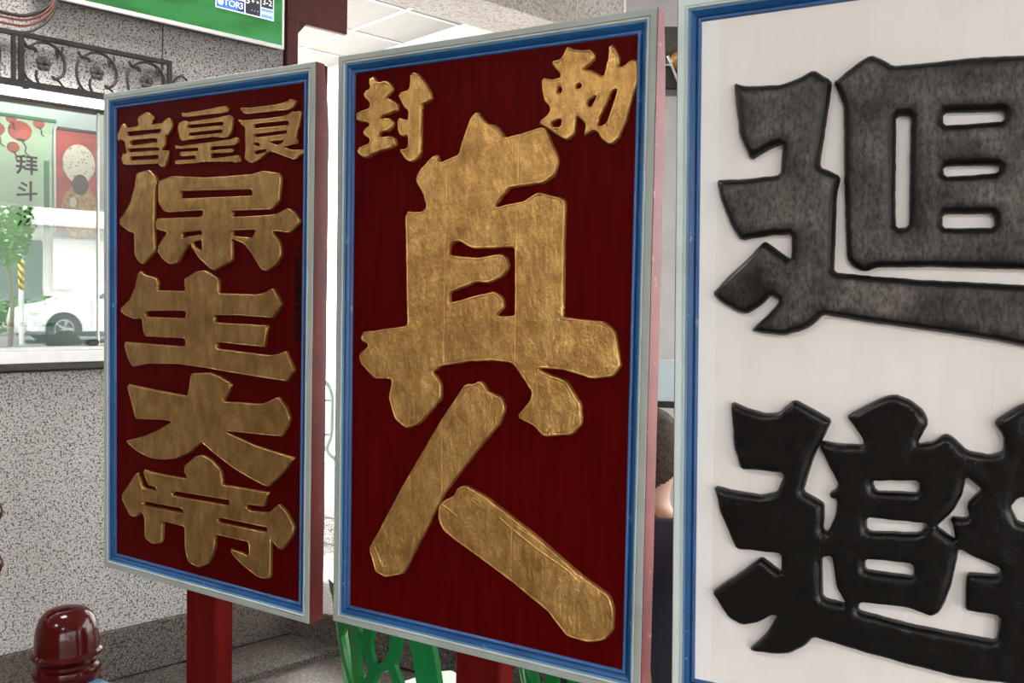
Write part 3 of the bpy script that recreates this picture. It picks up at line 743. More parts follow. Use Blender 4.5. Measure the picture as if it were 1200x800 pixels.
PRO_PALE = [(0, -0.011), (0, -0.0012), (0.0012, 0), (0.0105, 0.0003), (0.0112, -0.0016), (0.0128, -0.0016), (0.0128, -0.011)]
PRO_CREAM = [(0.0126, -0.011), (0.0126, -0.0014), (0.0133, 0.0008), (0.0145, 0.0010), (0.0155, 0.0002), (0.0160, -0.0016), (0.0160, -0.011)]
PRO_LIGHT = [(0.0158, -0.011), (0.0158, -0.0016), (0.0170, -0.0016), (0.0185, -0.0022), (0.0192, -0.003), (0.0192, -0.011)]
PRO_BLUE = [(0.0190, -0.011), (0.0190, -0.0030), (0.0212, -0.0036), (0.0240, -0.0058), (0.0265, -0.0080), (0.0285, -0.0090), (0.0290, -0.011)]
PRO_BEAD = [(0.0288, -0.011), (0.0288, -0.0082), (0.0298, -0.0062), (0.0318, -0.0056), (0.0338, -0.0066), (0.0350, -0.0090), (0.0350, -0.011)]

def board(label, M4, w, h, planks, mats, thick, post, posty, edge_mat, post_label):
    bu = 0.5*(post[0]+post[1])
    t = thing('processional_board', label, 'sign board', M4, (bu, posty, -0.02), None)
    # body: planks side by side, red edge strips left and right
    xs = [0.0]+planks+[w]
    for a, b in zip(xs, xs[1:]):
        g0 = 0.0 if a == 0 else 0.00005; g1 = 0.0 if b == w else 0.00005
        dz = random.uniform(-0.0002, 0.0002)
        part(t, 'plank', bx(a+g0+0.004*(a == 0), b-g1-0.004*(b == w), -h+0.001, -0.001, -thick+0.003, -0.010+dz), mats['panel'])
    for a, b in ((-0.0012, 0.005), (w-0.005, w+0.0012)):
        bm = bmesh.new()
        # worn edge: rounded upper corner and uneven back arris
        k = 26
        prev = None
        sx0, sx1 = a, b
        out = 1 if a > 0.1 else -1
        for i in range(k+1):
            y = -h*i/k
            dn = thick*0.35*max(0, 1-i/4.0)**1.6+0.0018*noise.noise(Vector((a*9, i*0.7, 2)))+0.002
            ring = [bm.verts.new((sx0, y, -0.0022)), bm.verts.new((sx1, y, -0.0022)), bm.verts.new((sx1, y, -thick+dn)), bm.verts.new((sx0, y, -thick+dn))]
            if prev:
                for j in range(4):
                    bm.faces.new((prev[j], prev[(j+1) % 4], ring[(j+1) % 4], ring[j]))
            else: bm.faces.new(ring[::-1])
            prev = ring
        bm.faces.new(prev)
        part(t, 'edge_strip', bm, M[edge_mat], 40, label='worn faded red painted edge')
    for side in ('top', 'bottom', 'left', 'right'):
        r = part(t, 'frame_rail', ring_rail(PRO_PALE, w, h, side), M[mats['pale']], 35)
        part(t, 'frame_bead', ring_rail(PRO_CREAM, w, h, side), M['cream'], 50, parent=r)
        c = part(t, 'inner_moulding', ring_rail(PRO_BLUE, w, h, side), M['blue'], 50, label='bright blue inner moulding')
        part(t, 'light_fillet', ring_rail(PRO_LIGHT, w, h, side), M['lightblue'], 50, parent=c)
        part(t, 'inner_bead', ring_rail(PRO_BEAD, w, h, side), M['bead'], 60, parent=c)
    part(t, 'post', bx(post[0], post[1], posty, -h+0.004, -0.062, -0.012, 0.003), M['red_post'], label=post_label)
    part(t, 'back_batten', bx(0.03, w-0.03, -0.26, -0.18, -thick-0.016, -thick+0.003, 0.002), M['red_side'])
    part(t, 'back_batten', bx(0.03, w-0.03, -h+0.16, -h+0.24, -thick-0.016, -thick+0.003, 0.002), M['red_side'])
    return t

def board_matrix(tl, u, v, n):
    return Matrix(((u[0], -v[0], n[0], tl[0]), (u[1], -v[1], n[1], tl[1]), (u[2], -v[2], n[2], tl[2]), (0, 0, 0, 1)))
MA = board_matrix((-0.9496, 2.0813, 1.9474), (0.85664, -0.51591, -0.00349), (-0.00222, 0.00309, -0.99999), (-0.51591, -0.85664, -0.0015))
MB = board_matrix((-0.3449, 1.7447, 1.9555), (0.86818, -0.49623, 0.00346), (0.00222, -0.00309, -0.99999), (-0.49624, -0.86818, 0.00158))
MC = board_matrix((0.2431, 1.3959, 1.9603), (0.88505, -0.46534, 0.01221), (0.02438, 0.02015, -0.9995), (-0.46486, -0.8849, -0.02918))
PY = -1.42
boards = {}
boards['A'] = board('red board with seven gold carved characters beside the granite wall', MA, 0.6541, 1.1, [0.205, 0.394], {'panel': M['red_a'], 'pale': 'pale'}, 0.042, (0.2756, 0.371), PY, 'red_side', 'red square post under the board')
boards['B'] = board('red board with four gold carved characters, two of them very large', MB, 0.6461, 1.1, [0.2545, 0.4030], {'panel': M['red_b'], 'pale': 'pale'}, 0.046, (0.2823, 0.3766), PY, 'red_side_b', 'red square post under the board')
boards['C'] = board('white board with two large black carved characters and a blue frame', MC, 0.66, 1.1, [0.283, 0.442], {'panel': M['white_board'], 'pale': 'pale_c'}, 0.040, (0.2823, 0.3766), PY-0.01, 'red_side_b', 'red square post under the board')

NAMES = {'gong': 'small gold character with a roof stroke over two boxes', 'huang': 'small gold character of stacked bars between two others',
         'liang': 'small gold character in the upper corner nearest the edge strip', 'bao': 'gold carved character with an upright stroke beside a box and cross',
         'sheng': 'gold carved character of three bars crossed by an upright', 'da': 'gold carved character of one bar and two spreading legs',
         'di': 'lowest gold carved character with a round-ended upright', 'feng': 'small gold brush-style character in two separate halves',
         'chi': 'small bright gold brush-style character with round holes', 'zhen': 'huge gold carved character with a boxed middle',
         'ren': 'large gold carved character of two slanting strokes', 'hui': 'dusty black carved character with a box inside a box',
         'bi': 'glossy black carved character with many small openings'}
PARAM = {'A': (8.0, 4.6, 'gold_a', 5.5), 'B': (9.0, 6.5, 'gold_b', 6.0), 'C': (20.0, 11.0, None, 6.0)}
for nm, (b, loops) in GLYPHS.items():
    t = boards[b]; h_, bev_, mt_, gr_ = PARAM[b]
    if b == 'C': mt_ = 'black_dusty' if nm == 'hui' else 'black_clean'
    if nm in ('gong', 'huang', 'liang'): h_, bev_, gr_ = 6.0, 2.6, 4.0
    if nm in ('feng', 'chi'): h_, bev_, gr_ = 9.0, 7.0, 4.0
    ed_ = 0.5 if b == 'C' else 0.35
    if nm == 'hui': ed_, bev_ = 0.4, 18.0
    me = glyph_mesh('carved_character', loops, h_, bev_, t.base, M[mt_], -0.0102-t.base.z, edge=ed_, grid=gr_, rough=0.9 if b == 'C' else (0.45 if b == 'A' else 0.8), wobble=0.35 if b == 'A' else 0.8, bead={'A': 1.5, 'B': 1.9, 'C': 0.0}[b]*(0.7 if nm in ('gong', 'huang', 'liang') else 1.0))
    part(t, 'carved_character', me, None, label=NAMES[nm])

# grooves and raised chips cut into the two big strokes of the second board
def chip(t, pts, r, mat, z):
    bm = bmesh.new()
    P = smooth_path([(p[0], p[1], z) for p in pts], 4)
    k = len(P)
    bmv = []
    tube(bm, P, r*0.35, 8)
    for v in bm.verts:
        v.co.z = z+(v.co.z-z)*0.8
    return part(t, 'chisel_ridge', bm, mat, 60)
for pts, r in (
    ([(0.3091,-0.6212),(0.251,-0.7061),(0.1903,-0.7893),(0.1402,-0.8743),(0.1092,-0.924)], 0.007),
    ([(0.3197,-0.623),(0.3277,-0.619),(0.3292,-0.6347),(0.3235,-0.641)], 0.005),
    ([(0.1014,-0.9387),(0.1097,-0.9535),(0.1192,-0.9691)], 0.007),
    ([(0.3193,-0.8169),(0.3292,-0.8178),(0.3442,-0.8297)], 0.005),
    ([(0.3194,-0.8182),(0.3319,-0.828),(0.3432,-0.8307)], 0.005),
    ([(0.2539,-0.8361),(0.2695,-0.8426),(0.2875,-0.8522)], 0.006),
    ([(0.3759,-0.843),(0.4048,-0.8609),(0.4563,-0.8888),(0.5107,-0.9144),(0.533,-0.9313)], 0.007),
    ([(0.4046,-0.8515),(0.456,-0.8746),(0.4925,-0.8953),(0.5284,-0.9214)], 0.005)):
    chip(boards['B'], pts, r, M['gold_b'], -0.0019)

# painted inscription down the side of the first board
t = boards['A']
m = Matrix.Translation((0.6066, -0.449, -0.0095))
part(t, 'inscription', text_bm('\n'.join('·硯慶谷暑年桐月敬立'), 0.0175, m, 0.0003, spacing=1.08, bold=0.0005), M['ink'], label='small black painted inscription')

# ================================================================== RACK that carries the boards
RA_ = math.atan2(-0.5159, 0.8566)
RM = Matrix.Translation((-1.092, 2.190, 0)) @ Matrix.Rotation(RA_, 4, 'Z')
rk = thing('board_rack', 'dark red and blue wooden rack with round-topped newel posts under the boards', 'rack', RM, (0, 0, 0))
prof = [(0.074, 0.0), (0.074, 0.46), (0.078, 0.465), (0.079, 0.50), (0.078, 0.520), (0.0735, 0.530), (0.0735, 0.536), (0.0775, 0.545), (0.0785, 0.557), (0.0765, 0.566), (0.069, 0.571), (0.0685, 0.579),
        (0.0765, 0.590), (0.0815, 0.597), (0.0815, 0.601), (0.0755, 0.607), (0.0740, 0.622), (0.0725, 0.645), (0.0685, 0.668), (0.060, 0.688), (0.046, 0.702), (0.026, 0.709), (0.010, 0.711), (0.0, 0.7115)]
bm = bmesh.new(); lathe(bm, prof, 48)
nw = part(rk, 'newel_post', bm, M['newel'], 35)
n2 = part(rk, 'newel_post', nw.data, None)
n2.location = (2.62, 0, 0)
for z0, z1 in ((0.40, 0.532), (0.14, 0.24)):
    part(rk, 'rail', bx(0.06, 2.56, -0.03, 0.045, z0, z1, 0.006), M['lightblue'] if z0 > 0.3 else M['blue'])
for xx in (0.0, 2.62):
    part(rk, 'foot', bx(xx-0.05, xx+0.05, -0.26, 0.26, 0.0, 0.09, 0.01), M['newel'])
for xx in (0.5, 0.96, 1.3, 1.7, 2.1):
    part(rk, 'spindle', lathe(bmesh.new(), [(0.014, 0.235), (0.022, 0.30), (0.012, 0.36), (0.016, 0.405)], 12, (xx, 0.007, 0)), M['newel'], 40)

# red turned rail at the far left, only its beads reach the picture
rl = thing('turned_baluster', 'dark red turned wooden baluster standing before the granite wall', 'baluster', Matrix.Translation((-1.614, 2.75, 0)), (0, 0, 0))
pr = [(0.05, 0.0), (0.05, 0.05), (0.022, 0.08)]
for z in (0.635, 0.80):
    pr += [(0.022, z-0.045), (0.036, z-0.02), (0.042, z), (0.036, z+0.02), (0.022, z+0.045)]
pr += [(0.03, 1.06), (0.0, 1.09)]
part(rl, 'shaft', lathe(bmesh.new(), pr, 20), M['newel'], 40)
part(rl, 'foot', bx(-0.06, 0.06, -0.06, 0.06, 0.0, 0.03, 0.004), M['newel'])

# ================================================================== DISPLAY CASE in the wall
S0, S1, Z0, Z1 = CASE_S0, CASE_S1, CASE_Z0, CASE_Z1
dc = thing('display_case', 'glazed display case let into the granite wall under a wrought iron grille', 'display case', WM, ((S0+S1)/2, 0.1, Z0))
part(dc, 'back_panel', bx(S0+0.003, S1-0.003, 0.26, 0.30, Z0+0.003, Z1-0.003), M['case_back'])
part(dc, 'side_panel', bx(S1-0.02, S1-0.003, 0.0, 0.27, Z0+0.003, Z1-0.003), M['case_back'])
part(dc, 'side_panel', bx(S0+0.003, S0+0.02, 0.0, 0.27, Z0+0.003, Z1-0.003), M['case_back'])
part(dc, 'floor_panel', bx(S0+0.003, S1-0.003, 0.0, 0.27, Z0+0.003, Z0+0.03), M['case_back'])
part(dc, 'top_panel', bx(S0+0.003, S1-0.003, 0.0, 0.27, Z1-0.012, Z1-0.003), M['case_back'])
part(dc, 'header', bx(S0-0.01, S1+0.02, -0.045, 0.012, 2.146, 2.158, 0.002), M['dark_metal'])
M['strip'] = emis('case light strip', (1.0, 0.99, 0.96), 5.5)
part(dc, 'light_strip', bx(S0, S1+0.01, -0.048, -0.02, 2.158, 2.184, 0.002), M['strip'], label='white fluorescent light strip')
part(dc, 'light_strip', bx(S0+0.05, S1-0.03, 0.03, 0.055, 2.155, 2.172, 0.002), M['strip'])  # extra strip added behind the glass to brighten the case interior
part(dc, 'sill_rail', bx(S0-0.01, S1+0.015, -0.045, 0.02, 1.232, 1.275, 0.003), M['white_plastic'])
part(dc, 'sill_ledge', bx(S0-0.02, S1+0.02, -0.055, 0.02, 1.205, 1.233, 0.006), M['dark_metal'])
part(dc, 'runner', bx(S0, S1, -0.03, -0.005, 1.275, 1.290, 0.002), M['aluminium'])
g1 = part(dc, 'glass_pane', bx(S0, -0.343, -0.012, -0.008, 1.27, 2.15), M['glass'], label='clear reflecting glass pane')
g2 = part(dc, 'glass_pane', bx(-0.338, S1, -0.018, -0.014, 1.27, 2.15), M['glass'])
part(dc, 'pane_edge', bx(-0.3435, -0.3375, -0.020, -0.006, 1.275, 2.146), M['aluminium'])
part(dc, 'screw', lathe(bmesh.new(), [(0.0, 0.0), (0.005, 0.001), (0.005, 0.006), (0.0, 0.007)], 12, (0, 0, 0)), M['black_plastic'])
sc_ = dc.o.children[-1]
sc_.matrix_local = Matrix.Translation((-0.341, -0.024, 2.135)) @ Matrix.Rotation(math.pi/2, 4, 'X') @ Matrix.Translation(dc.base)
sc_.matrix_local = Matrix.Translation(Vector((-0.341, -0.022, 2.135))-dc.base) @ Matrix.Rotation(math.pi/2, 4, 'X') @ Matrix.Translation(dc.base)
lk = part(dc, 'lock', bx(-0.385, -0.345, -0.040, -0.02, 1.292, 1.312, 0.005), M['dark_metal'])

# hanging scroll
M['scroll_paper'] = plain('pale green scroll paper', (0.50, 0.66, 0.46), 0.7, 0, 0.10, 5, 0.05)
M['scroll_green'] = plain('green scroll border', (0.05, 0.22, 0.10), 0.6, 0, 0.2, 30, 0.05)
M['lantern_red'] = plain('printed lantern red', (0.46, 0.07, 0.045), 0.6, 0, 0.35, 20, 0)
M['lantern_dark'] = plain('printed lantern brown', (0.10, 0.03, 0.022), 0.6, 0, 0.2, 20, 0)
sx0, sx1, sz1, sz0 = -0.80, -0.425, 2.137, 1.36
t = thing('hanging_scroll', 'pale green hanging scroll printed with red lanterns inside the display case', 'scroll', WM, ((sx0+sx1)/2, 0.24, sz0))
part(t, 'paper', bx(sx0, sx1, 0.240, 0.2425, sz0, sz1), M['scroll_paper'])
bm = bmesh.new(); tube(bm, [(sx0-0.01, 0.236, sz1), (sx1+0.012, 0.236, sz1)], 0.007, 10); part(t, 'top_rod', bm, M['scroll_green'], 40)
bm = bmesh.new(); tube(bm, [(sx0-0.01, 0.236, sz0), (sx1+0.012, 0.236, sz0)], 0.008, 10); part(t, 'bottom_rod', bm, M['scroll_green'], 40)
part(t, 'border_strip', bx(-0.455, -0.436, 0.2385, 0.2405, 1.40, 1.985), M['scroll_green'])
def disc(cx, cz, rx, rz, y0, y1, n=24):
    bm = bmesh.new()
    prism(bm, [(cx+rx*math.cos(2*math.pi*i/n), cz+rz*math.sin(2*math.pi*i/n)) for i in range(n)], y0, y1, 'xzy')
    return bm
for cx, cz, r in ((-0.537, 2.085, 0.041), (-0.614, 2.083, 0.027), (-0.560, 2.022, 0.022), (-0.472, 2.121, 0.020), (-0.566, 2.126, 0.018), (-0.70, 2.06, 0.035)):
    l = part(t, 'lantern_print', disc(cx, cz, r, r*0.92, 0.2388, 0.2402), M['lantern_red'])
    part(t, 'lantern_rim', disc(cx+r*0.1, cz-r*0.80, r*0.42, r*0.15, 0.2382, 0.2389, 16), M['lantern_dark'], parent=l)
    bm = bmesh.new(); tube(bm, smooth_path([(cx+r*0.2, 0.2385, cz-r*0.9), (cx+r*0.5, 0.2385, cz-r*1.4), (cx+r*0.45, 0.2385, cz-r*1.9), (cx+r*0.95, 0.2385, cz-r*2.3)], 3), 0.0022, 6)
    part(t, 'tassel', bm, M['lantern_dark'], parent=l)
TXT = Matrix.Rotation(math.pi/2, 4, 'X')
for i, chr_ in enumerate('拜斗法'):
    part(t, 'printed_character', text_bm(chr_, 0.078, Matrix.Translation((-0.514, 0.2385, 1.956-0.098*i)) @ TXT, 0.0006, bold=0.0013), M['ink'])

# red poster with a figure
M['poster_red'] = plain('poster red', (0.46, 0.035, 0.018), 0.35, 0, 0.45, 14, 0.0)
M['poster_robe'] = plain('poster gold robe', (0.55, 0.27, 0.07), 0.4, 0, 0.6, 60, 0.0)
q = NT('poster white dotted headdress')
vo = q.add('ShaderNodeTexVoronoi'); vo.inputs['Scale'].default_value = 75; q.l.new(q.coord(), vo.inputs['Vector'])
q.set('Base Color', q.ramp(vo.outputs['Distance'], [(0.16, (0.20, 0.07, 0.04)), (0.30, (0.78, 0.70, 0.58))])); q.set('Roughness', 0.4)
M['poster_white'] = q.m
M['poster_dark'] = plain('poster dark brown', (0.035, 0.018, 0.014), 0.4, 0, 0.3, 40, 0.0)
px0, px1, pz0, pz1 = -0.418, -0.262, 1.72, 2.112
t = thing('red_poster', 'red poster showing a figure in a white dotted headdress inside the display case', 'poster', WM, ((px0+px1)/2, 0.235, pz0))
part(t, 'sheet', bx(px0, px1, 0.236, 0.2385, pz0, pz1), M['poster_red'])
part(t, 'hanger_bar', bx(px0+0.01, px1, 0.230, 0.2395, pz1-0.004, pz1+0.008, 0.002), M['dark_metal'])
part(t, 'roll_edge', bx(px0-0.004, px0+0.004, 0.230, 0.2395, pz0, pz1, 0.002), M['white_plastic'])
part(t, 'robe_print', disc(-0.325, 1.80, 0.070, 0.105, 0.2352, 0.2364), M['poster_robe'])
part(t, 'headdress_print', disc(-0.330, 1.985, 0.060, 0.075, 0.2346, 0.2364), M['poster_white'])
part(t, 'face_print', disc(-0.325, 1.905, 0.030, 0.040, 0.2340, 0.2364), M['poster_dark'])
part(t, 'ornament_print', disc(-0.352, 1.835, 0.012, 0.020, 0.2340, 0.2364), M['poster_white'])

# ================================================================== WROUGHT IRON GRILLE
GY = -0.040
gr = thing('iron_grille', 'black wrought iron scroll grille with flowers above the display case', 'grille', WM, (-0.6, GY, 2.20))
def bar(x0, x1, z0, z1): part(gr, 'frame_bar', bx(x0, x1, GY-0.008, GY+0.008, z0, z1, 0.0015), M['iron'])
bar(-1.20, -0.078, 2.364, 2.381); bar(-1.20, -0.078, 2.190, 2.216)
bar(-0.094, -0.078, 2.21, 2.37); bar(-0.612, -0.594, 2.21, 2.37); bar(-0.634, -0.620, 2.21, 2.37); bar(-1.20, -1.184, 2.21, 2.37)
bar(-0.60, -0.58, 2.185, 2.192)
for sx in (-1.15, -0.60, -0.12):
    part(gr, 'wall_bracket', bx(sx-0.006, sx+0.006, GY, 0.004, 2.195, 2.207), M['iron'])
def motif_pts(L): # crop pixels of the first scroll -> local x, z
    return [((x-280)*0.000524, 0.0, -(y-305-0.183*(x-280))*0.00051) for x, y in L]
CURVES = [([(165,205),(150,265),(155,340),(180,400),(215,430),(262,440)], 0.0056, 0.0046),
          ([(160,150),(185,190),(225,200),(238,225)], 0.0050, 0.0068),
          ([(190,185),(240,160),(300,160),(350,185),(385,225),(412,290),(412,345),(395,385),(350,408),(340,385)], 0.0048, 0.0062),
          ([(395,185),(400,210),(378,225),(362,205),(365,235),(372,262)], 0.0044, 0.0056),
          ([(240,345),(236,390),(250,430),(275,452)], 0.0056, 0.0046),
          ([(345,400),(380,425),(400,455),(420,470)], 0.0048, 0.0038),
          ([(165,400),(160,425),(195,415),(225,440)], 0.0044, 0.0036)]
def motif(cx, cz, sc=1.0, flip=1):
    for L, r0, r1 in CURVES:
        P = smooth_path(motif_pts(L), 4)
        bm = bmesh.new(); tube(bm, [(cx+flip*p.x*sc, GY, cz+p.z*sc) for p in P], r0, 7, r1=r1)
        part(gr, 'scroll', bm, M['iron'], 50)
    bm = bmesh.new()
    for k in range(5):
        a = 2*math.pi*k/5+0.3
        bmesh.ops.create_uvsphere(bm, u_segments=12, v_segments=8, radius=0.0125, matrix=Matrix.Translation((cx+0.0145*math.cos(a), GY-0.006, cz+0.0145*math.sin(a))))
    lathe(bm, [(0.0, -0.008), (0.008, 0.0), (0.0, 0.008)], 10, (cx, GY-0.012, cz))
    part(gr, 'flower', bm, M['iron_flower'], 50)
for k in range(3):
    motif(-0.532+0.178*k, 2.283)
    motif(-1.095+0.178*k, 2.283)
bm = bmesh.new(); tube(bm, smooth_path([(-0.078, GY, 2.262), (-0.070, GY, 2.305), (-0.045, GY, 2.330), (-0.022, GY, 2.322), (-0.012, GY, 2.300), (-0.026, GY, 2.288), (-0.038, GY, 2.298)], 4), 0.0042, 7)
part(gr, 'end_scroll', bm, M['iron'], 50)

# ================================================================== TELEVISION
TS0, TS1, TZ0, TZ1, TY = -0.60, 0.366, 2.502, 3.055, -0.10
tv = thing('television', 'flat television with a white bezel showing a baseball game on the granite wall', 'television', WM, ((TS0+TS1)/2, TY, TZ0))
part(tv, 'body', bx(TS0+0.004, TS1-0.004, TY+0.004, TY+0.045, TZ0+0.003, TZ1-0.003, 0.006), M['black_plastic'])
part(tv, 'bezel', bx(TS0, TS1, TY-0.003, TY+0.008, TZ0, TZ0+0.016, 0.002), M['white_plastic'])
part(tv, 'bezel', bx(TS0, TS1, TY-0.003, TY+0.008, TZ1-0.012, TZ1, 0.002), M['white_plastic'])
part(tv, 'bezel', bx(TS0, TS0+0.010, TY-0.003, TY+0.008, TZ0, TZ1, 0.002), M['white_plastic'])
part(tv, 'bezel', bx(TS1-0.010, TS1, TY-0.003, TY+0.008, TZ0, TZ1, 0.002), M['white_plastic'])
part(tv, 'wall_mount', bx(-0.25, 0.0, TY+0.045, 0.004, 2.68, 2.88, 0.004), M['dark_metal'])
q = NT('television picture')
n_ = q.noise(7, 3, 0.5, q.coord((0.6, 1, 2.2)))
cc = q.ramp(n_, [(0.3, (0.015, 0.14, 0.03)), (0.5, (0.03, 0.26, 0.05)), (0.7, (0.05, 0.30, 0.10))])
q.set('Base Color', (0.01, 0.01, 0.01, 1)); q.set('Emission Color', cc); q.set('Emission Strength', 0.27); q.set('Roughness', 0.25)
M['tv_grass'] = q.m
q = NT('television infield'); q.set('Base Color', (0.01, 0.01, 0.01, 1)); q.set('Emission Color', q.ramp(q.noise(20), [(0.3, (0.26, 0.10, 0.06)), (0.7, (0.36, 0.17, 0.10))])); q.set('Emission Strength', 0.27)
M['tv_dirt'] = q.m
M['tv_black'] = emis('television black', (0.02, 0.02, 0.022), 0.24)
M['tv_blue'] = emis('television blue', (0.03, 0.10, 0.42), 0.4)
M['tv_blue2'] = emis('television pale blue', (0.10, 0.22, 0.55), 0.4)
M['tv_white'] = emis('television white', (0.75, 0.78, 0.82), 0.4)
scr = part(tv, 'screen', bx(TS0+0.009, TS1-0.009, TY-0.001, TY+0.006, TZ0+0.015, TZ1-0.011), M['tv_grass'])
part(tv, 'infield_picture', disc(-0.09, 2.70, 0.16, 0.058, TY-0.0016, TY), M['tv_dirt'], parent=scr)
def cell(x0, x1, z0, z1, m, txt=None, size=0.03, tx=None, tz=None):
    c = part(tv, 'score_panel', bx(x0, x1, TY-0.0022, TY-0.001, z0, z1), M[m], parent=scr)
    if txt:
        part(tv, 'score_text', text_bm(txt, size, Matrix.Translation(((x0+x1)/2 if tx is None else tx, TY-0.0026, (z0+z1)/2 if tz is None else tz)) @ TXT, 0.0003), M['tv_white'], parent=scr)
B0 = 2.612
part(tv, 'score_frame', bx(0.070, 0.318, TY-0.0016, TY-0.001, B0-0.004, B0+0.168), M['tv_white'], parent=scr)
cell(0.073, 0.190, B0, B0+0.044, 'tv_blue', 'TOR', 0.034, 0.137)
cell(0.162, 0.190, B0, B0+0.044, 'tv_black', '3', 0.036)
cell(0.073, 0.190, B0+0.048, B0+0.092, 'tv_blue')
cell(0.162, 0.190, B0+0.048, B0+0.092, 'tv_black', '3', 0.036)
cell(0.194, 0.258, B0, B0+0.092, 'tv_black', '5', 0.036, 0.204, B0+0.052)
for dx_, dz_ in ((0.236, 0.066), (0.226, 0.054), (0.246, 0.054)):
    part(tv, 'base_mark', disc(dx_, B0+dz_, 0.0055, 0.0055, TY-0.0026, TY-0.002, 4), M['tv_white'], parent=scr)
for dx_ in (0.221, 0.234, 0.247):
    part(tv, 'out_mark', disc(dx_, B0+0.018, 0.0028, 0.0028, TY-0.0026, TY-0.002, 10), M['tv_blue2'], parent=scr)
cell(0.262, 0.314, B0+0.040, B0+0.084, 'tv_black', '3-2', 0.032)
cell(0.262, 0.314, B0, B0+0.037, 'tv_blue2')
for dx_ in (0.269, 0.281, 0.294, 0.307):
    part(tv, 'count_mark', disc(dx_, B0+0.019, 0.0052, 0.0062, TY-0.0026, TY-0.002, 14), M['tv_white'], parent=scr)
cell(0.262, 0.314, B0+0.088, B0+0.164, 'tv_black', '91', 0.03, None, B0+0.104)
part(tv, 'team_mark', disc(0.090, B0+0.023, 0.012, 0.014, TY-0.0026, TY-0.002, 14), M['tv_white'], parent=scr)

# loose cables in front of the wall
M['cable_red'] = plain('dark red cable', (0.13, 0.028, 0.02), 0.5, 0, 0.2, 30, 0)
M['cable_black'] = plain('black cable', (0.02, 0.014, 0.013), 0.5, 0, 0.2, 30, 0)
for k, (dz, mt, lb) in enumerate(((0.0, 'cable_black', 'thick black cable, uppermost of the bundle left of the television'), (-0.016, 'cable_red', 'thin dark red cable, second of the bundle left of the television'),
                                  (-0.036, 'cable_red', 'dark red cable, third of the bundle left of the television'), (-0.058, 'cable_black', 'black cable hanging lowest in the bundle left of the television'))):
    yy = -0.120-0.012*k
    P = smooth_path([(-0.50-0.004*k, yy, 2.70), (-0.505-0.004*k, yy, 2.56), (-0.53, yy, 2.475+dz*0.6), (-0.59, yy, 2.425+dz), (-0.66, yy, 2.412+dz*1.1), (-0.80, yy, 2.43+dz*1.2), (-0.98, yy, 2.50+dz), (-1.15, yy+0.05, 2.60+dz), (-1.3, -0.008, 2.9+dz)], 5)
    bm = bmesh.new(); tube(bm, P, 0.0062 if k in (0,) else 0.0042, 8)
    solid('cable', bm, M[mt], WM, 50, lb, 'cable', base=(-0.66, yy, 2.41))

# ================================================================== GREEN PLASTIC CHAIRS
def chair_surface(x, z):
    return 0.085*(abs(x)/0.21)**2.2-0.16*(z-0.44)+0.02

def ribbon(bm, line, w, th=0.011, z_cap=None):
    P = smooth_path([(x, 0, z) for x, z in line], 4) if len(line) > 2 else [Vector((line[0][0], 0, line[0][1])).lerp(Vector((line[1][0], 0, line[1][1])), i/8) for i in range(9)]
    k = len(P); rings = []
    for i, p in enumerate(P):
        t_ = (P[min(i+1, k-1)]-P[max(i-1, 0)]).normalized()
        nrm = Vector((-t_.z, 0, t_.x))
        a = p+nrm*w/2; b = p-nrm*w/2
        ya = chair_surface(a.x, a.z); yb = chair_surface(b.x, b.z)
        rings.append([bm.verts.new((a.x, ya-th/2, a.z)), bm.verts.new((b.x, yb-th/2, b.z)), bm.verts.new((b.x, yb+th/2, b.z)), bm.verts.new((a.x, ya+th/2, a.z))])
    for A, B in zip(rings, rings[1:]):
        for j in range(4): bm.faces.new((A[j], A[(j+1) % 4], B[(j+1) % 4], B[j]))
    bm.faces.new(rings[0][::-1]); bm.faces.new(rings[-1])

